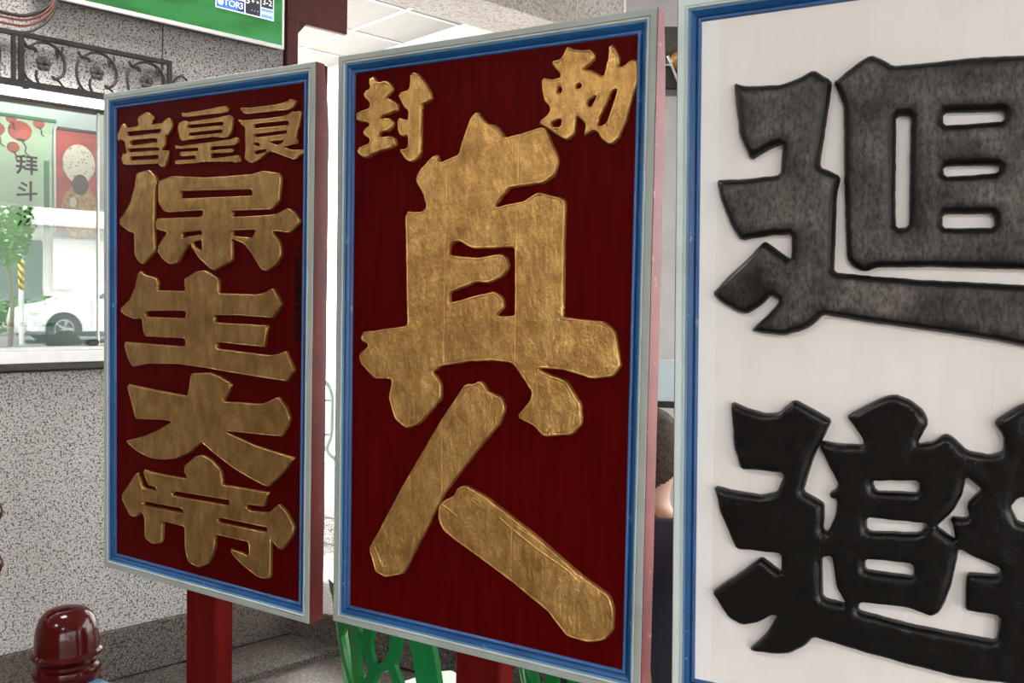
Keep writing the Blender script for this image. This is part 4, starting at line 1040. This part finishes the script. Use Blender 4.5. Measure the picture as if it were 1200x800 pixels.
def make_chair(label, frame):
    t = thing('plastic_chair', label, 'chair', frame, (0, 0, 0))
    bm = bmesh.new()
    for L, w in (([(0, .43), (.008, .52), (.0, .60), (.012, .68), (.03, .775)], .036), ([(0, .50), (-.05, .58), (-.075, .67), (-.055, .775)], .026), ([(-.055, .59), (-.115, .65), (-.125, .775)], .022),
                 ([(.005, .56), (.065, .62), (.06, .70), (.10, .775)], .026), ([(.06, .63), (.125, .67), (.15, .77)], .022), ([(-.045, .43), (-.10, .52), (-.185, .60)], .026),
                 ([(.05, .43), (.11, .52), (.185, .57)], .026), ([(-.10, .52), (-.12, .60), (-.115, .66)], .02), ([(.11, .52), (.135, .60), (.12, .67)], .02),
                 ([(-.12, .43), (-.15, .50), (-.19, .52)], .02), ([(.12, .43), (.14, .49), (.19, .50)], .02), ([(-.07, .68), (-.03, .72), (-.005, .775)], .018), ([(.06, .70), (.03, .73), (.02, .775)], .016),
                 ([(-.12, .66), (-.17, .71), (-.19, .74)], .02)):
        ribbon(bm, L, w)
    ribbon(bm, [(-.196, .42), (-.197, .55), (-.195, .70), (-.188, .772)], .040, .014)
    ribbon(bm, [(.196, .42), (.197, .55), (.195, .70), (.188, .772)], .040, .014)
    ribbon(bm, [(-.20, .775), (-.10, .790), (0, .794), (.10, .790), (.20, .775)], .036, .016)
    part(t, 'backrest', bm, M['green'], 45, label='backrest with a branching tree cut-out pattern')
    bm = bmesh.new()
    prism(bm, [(-.20, .0), (-.205, .10), (-.215, .36), (-.19, .41), (0, .42), (.19, .41), (.215, .36), (.205, .10), (.20, .0), (0, -.01)], .418, .440, 'xyz')
    bevel_all(bm, 0.005, 2)
    part(t, 'seat', bm, M['green'], 40)
    for sx in (-1, 1):
        bm = bmesh.new(); tube(bm, [(sx*.20, .37, .43), (sx*.215, .385, .22), (sx*.228, .40, 0.0)], .024, 8, r1=.015)
        part(t, 'leg', bm, M['green'], 50)
        bm = bmesh.new(); tube(bm, [(sx*.195, .04, .47), (sx*.21, .0, .22), (sx*.225, -.05, 0.0)], .026, 8, r1=.015)
        part(t, 'leg', bm, M['green'], 50)
        part(t, 'apron', bx(sx*.195-.006, sx*.195+.006, .02, .38, .37, .43, 0.002), M['green'])
    return t
def face_frame(x, y, a):
    return Matrix.Translation((x, y, 0.0)) @ Matrix.Rotation(-math.radians(a), 4, 'Z')
make_chair('empty green plastic chair with a tree pattern back beside the step', face_frame(-0.345, 2.09, 50))
make_chair('green plastic chair with a tree pattern back under the seated person', face_frame(0.115, 2.01, 48))

# ================================================================== PERSON seated with the back to us
def skin_mesh(name, verts, edges, mat, root=0, sub=2):
    bm = bmesh.new()
    lay = bm.verts.layers.skin.verify()
    vv = []
    for i, (x, y, z, rx, ry) in enumerate(verts):
        v = bm.verts.new((x, y, z)); v[lay].radius = (rx, ry); v[lay].use_root = (i == root); vv.append(v)
    for a, b in edges: bm.edges.new((vv[a], vv[b]))
    me = bpy.data.meshes.new(name); bm.to_mesh(me); bm.free()
    ob = bpy.data.objects.new(name, me); COL.objects.link(ob)
    ob.modifiers.new('skin', 'SKIN'); s_ = ob.modifiers.new('sub', 'SUBSURF'); s_.levels = sub; s_.render_levels = sub
    dg = bpy.context.evaluated_depsgraph_get()
    out = bpy.data.meshes.new_from_object(ob.evaluated_get(dg))
    bpy.data.objects.remove(ob, do_unlink=True); bpy.data.meshes.remove(me)
    out.name = name
    out.materials.clear(); out.materials.append(mat)
    for p in out.polygons: p.use_smooth = True
    return out
pf = face_frame(0.232, 1.968, 36)
person = thing('person', 'seated person in a dark navy shirt with short greying hair, back turned', 'person', pf, (0, 0.15, 0.44))
oy = 0.15; oz = 0.44
def chain(V, E, start, pts):
    prev = start
    for p in pts:
        V.append(p); i = len(V)-1; E.append((prev, i)); prev = i
    return prev
V = [(0, .17, .53, .15, .12)]; E = []
ch_ = chain(V, E, 0, [(0, .16, .68, .14, .10), (0, .15, .84, .155, .105)])
up_ = chain(V, E, ch_, [(0, .15, .945, .10, .075)])
nk_ = chain(V, E, up_, [(0, .155, 1.01, .052, .056), (0, .165, 1.06, .060, .068)])
hd_ = chain(V, E, nk_, [(0, .172, 1.125, .078, .096), (0, .172, 1.19, .066, .080), (0, .17, 1.228, .035, .045)])
chain(V, E, nk_+1, [(0, .285, 1.115, .014, .016)])
for s_ in (-1, 1):
    sh = chain(V, E, up_, [(s_*.12, .15, .935, .06, .055), (s_*.185, .155, .90, .056, .056), (s_*.215, .16, .77, .048, .048), (s_*.225, .19, .66, .040, .040), (s_*.19, .31, .625, .034, .034), (s_*.155, .405, .605, .026, .022), (s_*.14, .45, .598, .040, .018)])
    for k in range(4):
        fx = s_*(.168-.019*k)
        chain(V, E, sh, [(fx, .485, .598, .010, .010), (fx, .515, .592, .009, .009), (fx, .54+(.008 if k in (1, 2) else 0), .578, .008, .008)])
    chain(V, E, sh, [(s_*.098, .455, .592, .011, .011), (s_*.088, .485, .583, .009, .009)])
    chain(V, E, 0, [(s_*.09, .22, .525, .088, .080), (s_*.12, .42, .515, .072, .070), (s_*.135, .56, .50, .060, .060), (s_*.135, .58, .33, .054, .056), (s_*.135, .56, .10, .036, .040), (s_*.14, .60, .045, .040, .035), (s_*.145, .70, .035, .038, .025)])
V = [(x, y-oy, z-oz, a, b) for x, y, z, a, b in V]
part(person, 'body', skin_mesh('body', V, E, M['skin']), None)
Vs = [(0, .17, .49, .165, .135)]; Es = []
c_ = chain(Vs, Es, 0, [(0, .16, .68, .155, .118), (0, .15, .84, .17, .122)])
u_ = chain(Vs, Es, c_, [(0, .15, .945, .115, .090)])
chain(Vs, Es, u_, [(0, .152, 1.0, .066, .068), (0, .155, 1.02, .064, .066)])
for s_ in (-1, 1):
    chain(Vs, Es, u_, [(s_*.12, .15, .937, .074, .068), (s_*.187, .155, .90, .070, .069), (s_*.217, .16, .77, .064, .063), (s_*.224, .175, .70, .064, .063)])
part(person, 'shirt', skin_mesh('shirt', [(x, y-oy, z-oz, a, b) for x, y, z, a, b in Vs], Es, M['shirt']), None, label='dark navy shirt')
Vs = [(0, .18, .55, .16, .13)]; Es = []
for s_ in (-1, 1):
    chain(Vs, Es, 0, [(s_*.09, .22, .53, .10, .088), (s_*.12, .42, .52, .082, .080), (s_*.135, .565, .505, .068, .068), (s_*.135, .585, .33, .064, .066), (s_*.135, .565, .11, .052, .054)])
part(person, 'trousers', skin_mesh('trousers', [(x, y-oy, z-oz, a, b) for x, y, z, a, b in Vs], Es, M['trousers']), None)
for s_ in (-1, 1):
    bm = bmesh.new(); bmesh.ops.create_uvsphere(bm, u_segments=16, v_segments=10, radius=1.0)
    bmesh.ops.transform(bm, verts=bm.verts, matrix=Matrix.Translation((s_*.145, .64, .045)) @ Matrix.Diagonal((.052, .135, .045, 1)))
    part(person, 'shoe', bm, M['black_plastic'], 60)
    bm = bmesh.new(); bmesh.ops.create_uvsphere(bm, u_segments=14, v_segments=10, radius=1.0)
    bmesh.ops.transform(bm, verts=bm.verts, matrix=Matrix.Translation((s_*.078, .178, 1.115)) @ Matrix.Rotation(s_*0.35, 4, 'Z') @ Matrix.Diagonal((.010, .022, .034, 1)))
    part(person, 'ear', bm, M['skin'], 60)
    bm = bmesh.new(); bmesh.ops.create_uvsphere(bm, u_segments=12, v_segments=8, radius=0.011)
    bmesh.ops.translate(bm, verts=bm.verts, vec=(s_*.03, .252, 1.135))
    part(person, 'eye', bm, M['ink'], 60)
bm = bmesh.new(); bmesh.ops.create_uvsphere(bm, u_segments=64, v_segments=60, radius=1.0)
bmesh.ops.transform(bm, verts=bm.verts, matrix=Matrix.Translation((0, .166, 1.143)) @ Matrix.Diagonal((.080, .100, .106, 1)))
dl = [v for v in bm.verts if v.co.z < 1.066+0.010*noise.noise(v.co*45)+max(0, (v.co.y-.12))*0.75]
bmesh.ops.delete(bm, geom=dl, context='VERTS')
for v in bm.verts:
    k_ = 1+0.02*noise.noise(v.co*60)
    v.co = Vector((0, .166, 1.143))+(v.co-Vector((0, .166, 1.143)))*k_
r_ = bmesh.ops.extrude_face_region(bm, geom=list(bm.faces))
for v in [g_ for g_ in r_['geom'] if isinstance(g_, bmesh.types.BMVert)]:
    v.co = Vector((0, .166, 1.143))+(v.co-Vector((0, .166, 1.143)))*0.9
part(person, 'hair', bm, M['hair'], 70, label='short greying brown hair')

# pale board and dark fixture seen between the second and third boards
M['pale_blue_panel'] = plain('pale blue panel', (0.55, 0.66, 0.72), 0.5, 0, 0.08, 4, 0.03)
nb = thing('pale_panel', 'pale blue panel with a dark lower edge standing before the plastered column', 'panel', Matrix.Translation((0.62, 3.6, 0)) @ Matrix.Rotation(-0.2, 4, 'Z'), (0, 0, 0))
part(nb, 'sheet', bx(-0.28, 0.32, 0, 0.02, 1.095, 1.262, 0.002), M['pale_blue_panel'])
part(nb, 'lower_edge', bx(-0.28, 0.32, -0.01, 0.03, 1.07, 1.096, 0.002), M['dark_metal'])
for xx in (-0.26, 0.29):
    part(nb, 'leg', bx(xx-0.012, xx+0.012, -0.002, 0.022, 0.0, 1.075, 0.002), M['aluminium'])
M['brown_fixture'] = plain('dark brown fixture', (0.055, 0.042, 0.036), 0.5, 0, 0.3, 20, 0.1)
M['amber'] = plain('amber lamp glass', (0.55, 0.27, 0.07), 0.3, 0, 0.3, 30, 0.0)
fx_ = thing('hanging_fixture', 'dark brown hanging box fixture with an amber bulb and slanting pale rod', 'lamp', Matrix.Translation((0.62, 3.7, 0)), (0, 0, 2.36))
part(fx_, 'box', bx(-0.10, 0.16, -0.05, 0.11, 2.49, 2.60, 0.006), M['brown_fixture'])
part(fx_, 'lower_box', bx(-0.09, 0.16, -0.03, 0.10, 2.355, 2.45, 0.006), M['black_plastic'])
bm = bmesh.new(); tube(bm, [(0.10, 0.03, 2.60), (0.10, 0.03, 3.31)], 0.008, 8); part(fx_, 'hanger', bm, M['dark_metal'], 40)
bm = bmesh.new(); lathe(bm, [(0.0, 2.43), (0.028, 2.445), (0.036, 2.47), (0.028, 2.495), (0.0, 2.505)], 16, (0.030, -0.035, 0)); part(fx_, 'bulb', bm, M['amber'], 60)
bm = bmesh.new(); tube(bm, [(-0.02, -0.06, 2.48), (0.045, -0.06, 2.33)], 0.005, 8); part(fx_, 'rod', bm, M['aluminium'], 40)
bm = bx(0.06, 0.10, 0.0, 0.04, 2.44, 2.50); part(fx_, 'neck', bm, M['brown_fixture'])

# ================================================================== OUTDOORS
ground = solid('ground', bx(-60, 60, -60, 40, -0.6, -0.26), M['paving'], WM, kind='structure')
court = solid('ground_arcade', bx(0.5, 14, 0.2, 14, -0.26, 0.10), M['paving'], WM, kind='structure')
side = solid('ground_side', bx(-30, 0.3, 3.0, 14, -0.26, 0.02), M['paving'], WM, kind='structure')
road = solid('street', bx(-40, 40, -24.5, -12.0, -0.26, 0.25), M['asphalt'], WM, kind='structure')
walk = solid('sidewalk', bx(-40, 40, -29.5, -24.5, -0.26, 0.38), M['paving'], WM, kind='structure')
apron = solid('forecourt', bx(-40, 40, -12.0, -9.0, -0.26, 0.05), M['paving'], WM, kind='structure')

M['facade'] = plain('white facade', (0.72, 0.72, 0.70), 0.8, 0, 0.08, 1.5, 0.1, 20)
M['facade_grey'] = plain('grey facade', (0.45, 0.47, 0.49), 0.7, 0, 0.1, 1.5, 0.1, 20)
M['window_glass'] = plain('dark window glass', (0.10, 0.13, 0.15), 0.08, 0, 0.2, 3, 0)
M['sign_white'] = plain('white sign', (0.80, 0.81, 0.80), 0.5, 0, 0.03, 3, 0)
M['sign_blue'] = plain('blue sign', (0.05, 0.17, 0.45), 0.5, 0, 0.1, 3, 0)
M['sign_red'] = plain('red sign', (0.5, 0.04, 0.05), 0.5, 0, 0.1, 3, 0)
def building(name, label, frame, w, h, d, floors, wallm):
    t = thing(name, label, 'building', frame, (0, 0, 0))
    part(t, 'wall', bx(-w/2, w/2, 0, d, 0, h), M[wallm])
    part(t, 'parapet', bx(-w/2-0.1, w/2+0.1, -0.15, d+0.1, h, h+0.4), M['facade_grey'])
    nwin = int(w/2.6)
    for f in range(floors):
        z0 = 4.2+3.1*f
        if z0+1.6 > h: break
        for i in range(nwin):
            x = -w/2+1.3+i*2.6
            fr = part(t, 'window', bx(x-0.8, x+0.8, -0.06, 0.02, z0, z0+1.5), M['aluminium'])
            part(t, 'pane', bx(x-0.74, x-0.03, -0.075, 0.0, z0+0.06, z0+1.44), M['window_glass'], parent=fr)
            part(t, 'pane', bx(x+0.03, x+0.74, -0.075, 0.0, z0+0.06, z0+1.44), M['window_glass'], parent=fr)
    return t
bF = Matrix.Translation(WM @ Vector((7.0, -29.0, 0.36))) @ Matrix.Rotation(WA+math.pi, 4, 'Z')
b1 = building('shop_building', 'white shop building across the street, mirrored in the case glass', bF, 34, 11, 8, 2, 'facade')
part(b1, 'canopy', bx(-16, 16, -1.2, 0.0, 3.15, 3.35), M['facade_grey'])
for x0, x1, z0, z1, m_ in ((-9, -6.2, 0.1, 2.7, 'window_glass'), (-5.8, -2.9, 0.1, 2.7, 'facade_grey'), (-0.4, 2.2, 0.1, 2.7, 'window_glass'), (6.5, 9.5, 0.1, 2.7, 'window_glass'), (10, 13, 0.1, 2.7, 'facade_grey')):
    part(b1, 'shop_front', bx(x0, x1, -0.07, 0.02, z0, z1), M[m_])
for x0, x1, z0, z1, m_ in ((2.6, 4.1, 1.0, 2.9, 'sign_white'), (-2.6, -0.7, 1.1, 2.8, 'sign_white'), (4.4, 6.2, 1.0, 2.6, 'case_back'), (-4.5, -2.8, 2.7, 3.1, 'sign_blue'), (7, 9.4, 2.8, 3.1, 'sign_red')):
    part(b1, 'notice_board', bx(x0, x1, -0.12, -0.05, z0, z1), M[m_])
b2F = Matrix.Translation((-1.2, 14.5, -0.26)) @ Matrix.Rotation(math.radians(-30), 4, 'Z')
b2 = building('corner_building', 'white corner building with blue signs, seen in the gap between the red boards', b2F, 22, 10, 8, 2, 'facade')
for x0, x1, z0, z1, m_ in ((-1.8, -0.6, 2.60, 2.72, 'sign_blue'), (-1.8, -0.6, 2.36, 2.52, 'sign_blue'), (-2.2, -0.2, 0.9, 1.25, 'facade_grey')):
    part(b2, 'sign', bx(x0, x1, -0.12, 0.01, z0, z1), M[m_])
# pipe barrier in the arcade
M['barrier'] = plain('grey green painted pipe', (0.16, 0.24, 0.19), 0.5, 0, 0.1, 20, 0)
br = thing('pipe_barrier', 'bent green pipe barrier standing in the bright arcade', 'barrier', Matrix.Translation((-1.12, 5.7, 0.10)), (0, 0, 0))
bm = bmesh.new(); tube(bm, smooth_path([(-0.9, 0, 0.0), (-0.9, 0, 0.30), (-0.9, 0, 0.72), (-0.82, 0, 0.84), (-0.2, 0, 0.86), (-0.07, 0, 0.84), (-0.025, 0, 0.76), (-0.02, 0, 0.66), (-0.025, 0, 0.50), (-0.05, 0, 0.40), (0.02, 0, 0.33)], 4), 0.014, 8)
part(br, 'hoop', bm, M['barrier'], 50)
for zz in (0.72, 0.50):
    bm = bmesh.new(); tube(bm, [(-0.9, 0, zz), (-0.025, 0, zz)], 0.010, 8); part(br, 'cross_bar', bm, M['barrier'], 50)
bm = bmesh.new(); tube(bm, [(-0.20, 0, 0.0), (-0.20, 0, 0.86)], 0.014, 8); part(br, 'stanchion', bm, M['barrier'], 50)
pl = thing('stone_block', 'rough grey stone kerb block on the arcade paving', 'stone', Matrix.Translation((-1.10, 5.15, 0.10)) @ Matrix.Rotation(-0.5, 4, 'Z'), (0, 0, 0))
part(pl, 'block', bx(-0.30, 0.30, -0.14, 0.14, 0, 0.16, 0.012), M['granite'])
part(pl, 'cap', bx(-0.32, 0.32, -0.16, 0.16, 0.16, 0.20, 0.008), M['beam_stone'])

# ------------------------------------------------------------------ white car parked across the street (seen mirrored in the glass)
M['car_paint'] = plain('white car paint', (0.80, 0.81, 0.82), 0.18, 0, 0.02, 3, 0, None, 0.5, 0.6)
M['rubber'] = plain('tyre rubber', (0.02, 0.02, 0.021), 0.7, 0, 0.2, 30, 0.1)
M['rim'] = plain('silver wheel', (0.42, 0.43, 0.45), 0.3, 0.8, 0.1, 10, 0)
M['tail_red'] = plain('red lamp', (0.4, 0.02, 0.02), 0.25, 0, 0.1, 10, 0)
M['car_glass'] = plain('car window', (0.075, 0.07, 0.07), 0.06, 0, 0.3, 3, 0)
# local: x from the nose backwards, y across (the side towards the hall is -y after turning), z up
CF = Matrix.Translation(WM @ Vector((4.10, -20.0, 0.25))) @ Matrix.Rotation(WA, 4, 'Z')
car = thing('car', 'white hatchback car parked along the street, mirrored in the case glass', 'car', CF, (2.2, 0.9, 0))
def loft(sections):
    bm = bmesh.new(); rings = []
    for x, ring in sections: rings.append([bm.verts.new((x, y, z)) for y, z in ring])
    for A, B in zip(rings, rings[1:]):
        n = len(A)
        for j in range(n): bm.faces.new((A[j], A[(j+1) % n], B[(j+1) % n], B[j]))
    bm.faces.new(rings[0][::-1]); bm.faces.new(rings[-1])
    return bm
def csec(w, z0, zb, y0=0.9):
    # half-rounded lower body section: w half width, z0 floor, zb shoulder height
    return [(y0-w, z0+0.08), (y0-w-0.01, z0+0.3), (y0-w+0.015, zb-0.08), (y0-w+0.09, zb), (y0+w-0.09, zb), (y0+w-0.015, zb-0.08), (y0+w+0.01, z0+0.3), (y0+w, z0+0.08), (y0+w-0.12, z0), (y0-w+0.12, z0)]
part(car, 'body', loft([(0.0, csec(0.62, 0.30, 0.62)), (0.06, csec(0.74, 0.22, 0.72)), (0.35, csec(0.84, 0.20, 0.84)), (0.9, csec(0.875, 0.20, 0.95)), (1.25, csec(0.88, 0.20, 1.0)), (2.4, csec(0.885, 0.20, 1.03)), (3.5, csec(0.88, 0.20, 1.06)), (4.1, csec(0.85, 0.22, 1.06)), (4.32, csec(0.76, 0.28, 0.98)), (4.38, csec(0.66, 0.36, 0.80))]), M['car_paint'], 40)
def cab(w, z0, z1, y0=0.9, tip=0.14):
    return [(y0-w, z0), (y0-w+tip, z1-0.03), (y0-w+tip+0.06, z1), (y0+w-tip-0.06, z1), (y0+w-tip, z1-0.03), (y0+w, z0)]
cb = part(car, 'cabin', loft([(1.12, cab(0.80, 0.97, 1.00, 0.9, 0.02)), (1.55, cab(0.81, 0.98, 1.26, 0.9, 0.08)), (2.0, cab(0.81, 0.99, 1.46, 0.9, 0.14)), (2.5, cab(0.81, 1.0, 1.51)), (3.2, cab(0.80, 1.02, 1.49)), (3.8, cab(0.78, 1.03, 1.38, 0.9, 0.13)), (4.25, cab(0.74, 1.0, 1.06, 0.9, 0.03))]), M['car_paint'], 40)
for sy, nm_ in ((0.9-0.80, -1), (0.9+0.80, 1)):
    for poly in ([(1.50, 1.04), (2.02, 1.38), (2.40, 1.42), (2.42, 1.05)], [(2.50, 1.05), (2.48, 1.42), (3.15, 1.40), (3.32, 1.08)], [(3.40, 1.09), (3.24, 1.39), (3.62, 1.33), (3.85, 1.14)]):
        bm = bmesh.new(); prism(bm, poly, sy-0.012*(nm_ < 0)-0.0, sy+0.012*(nm_ > 0), 'xzy')
        for v in bm.verts: v.co.y += -nm_*(v.co.z-1.03)*0.30+nm_*0.012
        part(car, 'side_window', bm, M['car_glass'], parent=cb)
    part(car, 'mirror', bx(1.72, 1.88, sy+nm_*0.03-0.06, sy+nm_*0.16, 1.06, 1.18, 0.02), M['car_paint'])
    for hx in (2.28, 3.2):
        part(car, 'door_handle', bx(hx, hx+0.16, sy+nm_*0.07-0.012, sy+nm_*0.07+0.024, 0.86, 0.89, 0.006), M['rim'])
    for hx in (1.40, 2.45, 3.42):
        part(car, 'door_seam', bx(hx-0.004, hx+0.004, 0.9+nm_*0.880-0.005, 0.9+nm_*0.894, 0.36, 0.98), M['rubber'])
    part(car, 'headlight', bx(0.10, 0.42, sy-0.05, sy+0.03, 0.66, 0.78, 0.02), M['sign_white'])
    part(car, 'tail_lamp', bx(4.14, 4.34, sy-0.06, sy+0.02, 0.80, 0.98, 0.02), M['tail_red'])
part(car, 'sill', bx(1.15, 3.2, 0.03, 1.77, 0.16, 0.27, 0.02), M['rubber'])
def wheel(cx, cy, out):
    bm = bmesh.new(); lathe(bm, [(0.20, -0.10), (0.30, -0.105), (0.325, -0.07), (0.33, 0.0), (0.325, 0.07), (0.30, 0.105), (0.20, 0.10)], 32)
    bmesh.ops.transform(bm, verts=bm.verts, matrix=Matrix.Translation((cx, cy, 0.33)) @ Matrix.Rotation(math.pi/2, 4, 'X'))
    w_ = part(car, 'wheel', bm, M['rubber'], 40)
    bm = bmesh.new(); lathe(bm, [(0.21, -0.06), (0.215, 0.108), (0.19, 0.112), (0.18, 0.07)], 32)
    for k in range(5):
        box(bm, 0.0, 0.19, -0.028, 0.028, 0.07, 0.110, Matrix.Rotation(2*math.pi*k/5, 4, 'Z'))
    lathe(bm, [(0.05, 0.05), (0.05, 0.112), (0.0, 0.117)], 16)
    bmesh.ops.transform(bm, verts=bm.verts, matrix=Matrix.Translation((cx, cy, 0.33)) @ Matrix.Rotation(math.pi/2 if out < 0 else -math.pi/2, 4, 'X'))
    part(car, 'rim', bm, M['rim'], 40, parent=w_)
    bm = bmesh.new()
    n = 20
    prism(bm, [(cx+0.385*math.cos(math.pi*i/n), 0.33+0.385*math.sin(math.pi*i/n)) for i in range(n+1)]+[(cx-0.385, 0.21), (cx+0.385, 0.21)], cy+out*0.094-0.003, cy+out*0.094+0.003, 'xzy')
    part(car, 'wheel_arch', bm, M['rubber'], parent=w_)
for cx in (0.80, 3.45):
    wheel(cx, 0.10, -1); wheel(cx, 1.70, 1)

# striped pole guards, tree, hedge
M['stripe'] = None
q = NT('yellow black stripes')
wv = q.add('ShaderNodeTexWave', wave_type='BANDS', bands_direction='DIAGONAL'); wv.inputs['Scale'].default_value = 3.5
q.l.new(q.coord(), wv.inputs['Vector'])
q.set('Base Color', q.ramp(wv.outputs['Fac'], [(0.48, (0.02, 0.02, 0.02)), (0.52, (0.75, 0.42, 0.02))])); q.set('Roughness', 0.5)
M['stripe'] = q.m
for k, (ps, pt, hh, lb) in enumerate(((4.05, 18.3, 6.5, 'tall street pole with a yellow and black striped guard'), (3.2, 18.0, 1.9, 'short yellow and black striped post by the street'))):
    t = thing('striped_post', lb, 'post', WM, (ps, -pt, 0.25))
    part(t, 'guard', lathe(bmesh.new(), [(0.052, 1.45-0.25*k), (0.06, 1.46-0.25*k), (0.06, 2.1-0.25*k), (0.052, 2.11-0.25*k)], 16, (ps, -pt, 0)), M['stripe'], 40)
    part(t, 'pole', lathe(bmesh.new(), [(0.052, 0.25), (0.05, hh), (0.0, hh)], 16, (ps, -pt, 0)), M['facade_grey'], 40)
M['leaf'] = plain('green leaves', (0.07, 0.20, 0.035), 0.6, 0, 0.5, 9, 0.0)
M['bark'] = plain('bark', (0.10, 0.07, 0.05), 0.85, 0, 0.3, 14, 0.4)
def leaves(bm, c, rx, ry, rz, n, size, seed):
    rg = random.Random(seed)
    for _ in range(n):
        while True:
            p = Vector((rg.uniform(-1, 1), rg.uniform(-1, 1), rg.uniform(-1, 1)))
            if 0.35 < p.length < 1: break
        p = Vector((c[0]+p.x*rx, c[1]+p.y*ry, c[2]+p.z*rz))
        a = Vector((rg.uniform(-1, 1), rg.uniform(-1, 1), rg.uniform(-0.6, 0.6))).normalized()*size
        b = a.orthogonal().normalized()*size*0.45
        f_ = [bm.verts.new(p-a), bm.verts.new(p+b), bm.verts.new(p+a), bm.verts.new(p-b)]
        bm.faces.new(f_)
tr = thing('street_tree', 'small leafy green tree by the street pole', 'tree', WM, (3.55, -17.2, 0.25))
bm = bmesh.new(); tube(bm, smooth_path([(3.55, -17.2, 0.2), (3.6, -17.2, 1.2), (3.52, -17.25, 2.2), (3.6, -17.2, 3.2)], 4), 0.05, 10, r1=0.03); part(tr, 'trunk', bm, M['bark'], 50)
bm = bmesh.new(); leaves(bm, (3.55, -17.2, 3.0), 0.45, 0.55, 1.1, 900, 0.09, 3); fo = part(tr, 'foliage', bm, M['leaf'], kind='stuff')
hg = thing('hedge', 'low green hedge behind the parked car', 'hedge', WM, (5.0, -22.4, 0.25))
bm = bmesh.new()
for i in range(6): leaves(bm, (3.2+i*0.6, -22.4, 0.75), 0.5, 0.4, 0.55, 260, 0.08, 20+i)
part(hg, 'foliage', bm, M['leaf'], kind='stuff')
bm = bmesh.new()
for i in range(6): tube(bm, [(3.2+i*0.6, -22.4, 0.2), (3.25+i*0.6, -22.4, 0.9)], 0.03, 6)
part(hg, 'stems', bm, M['bark'], kind='stuff')

# linked objects need their transforms evaluated once
bpy.context.view_layer.update()
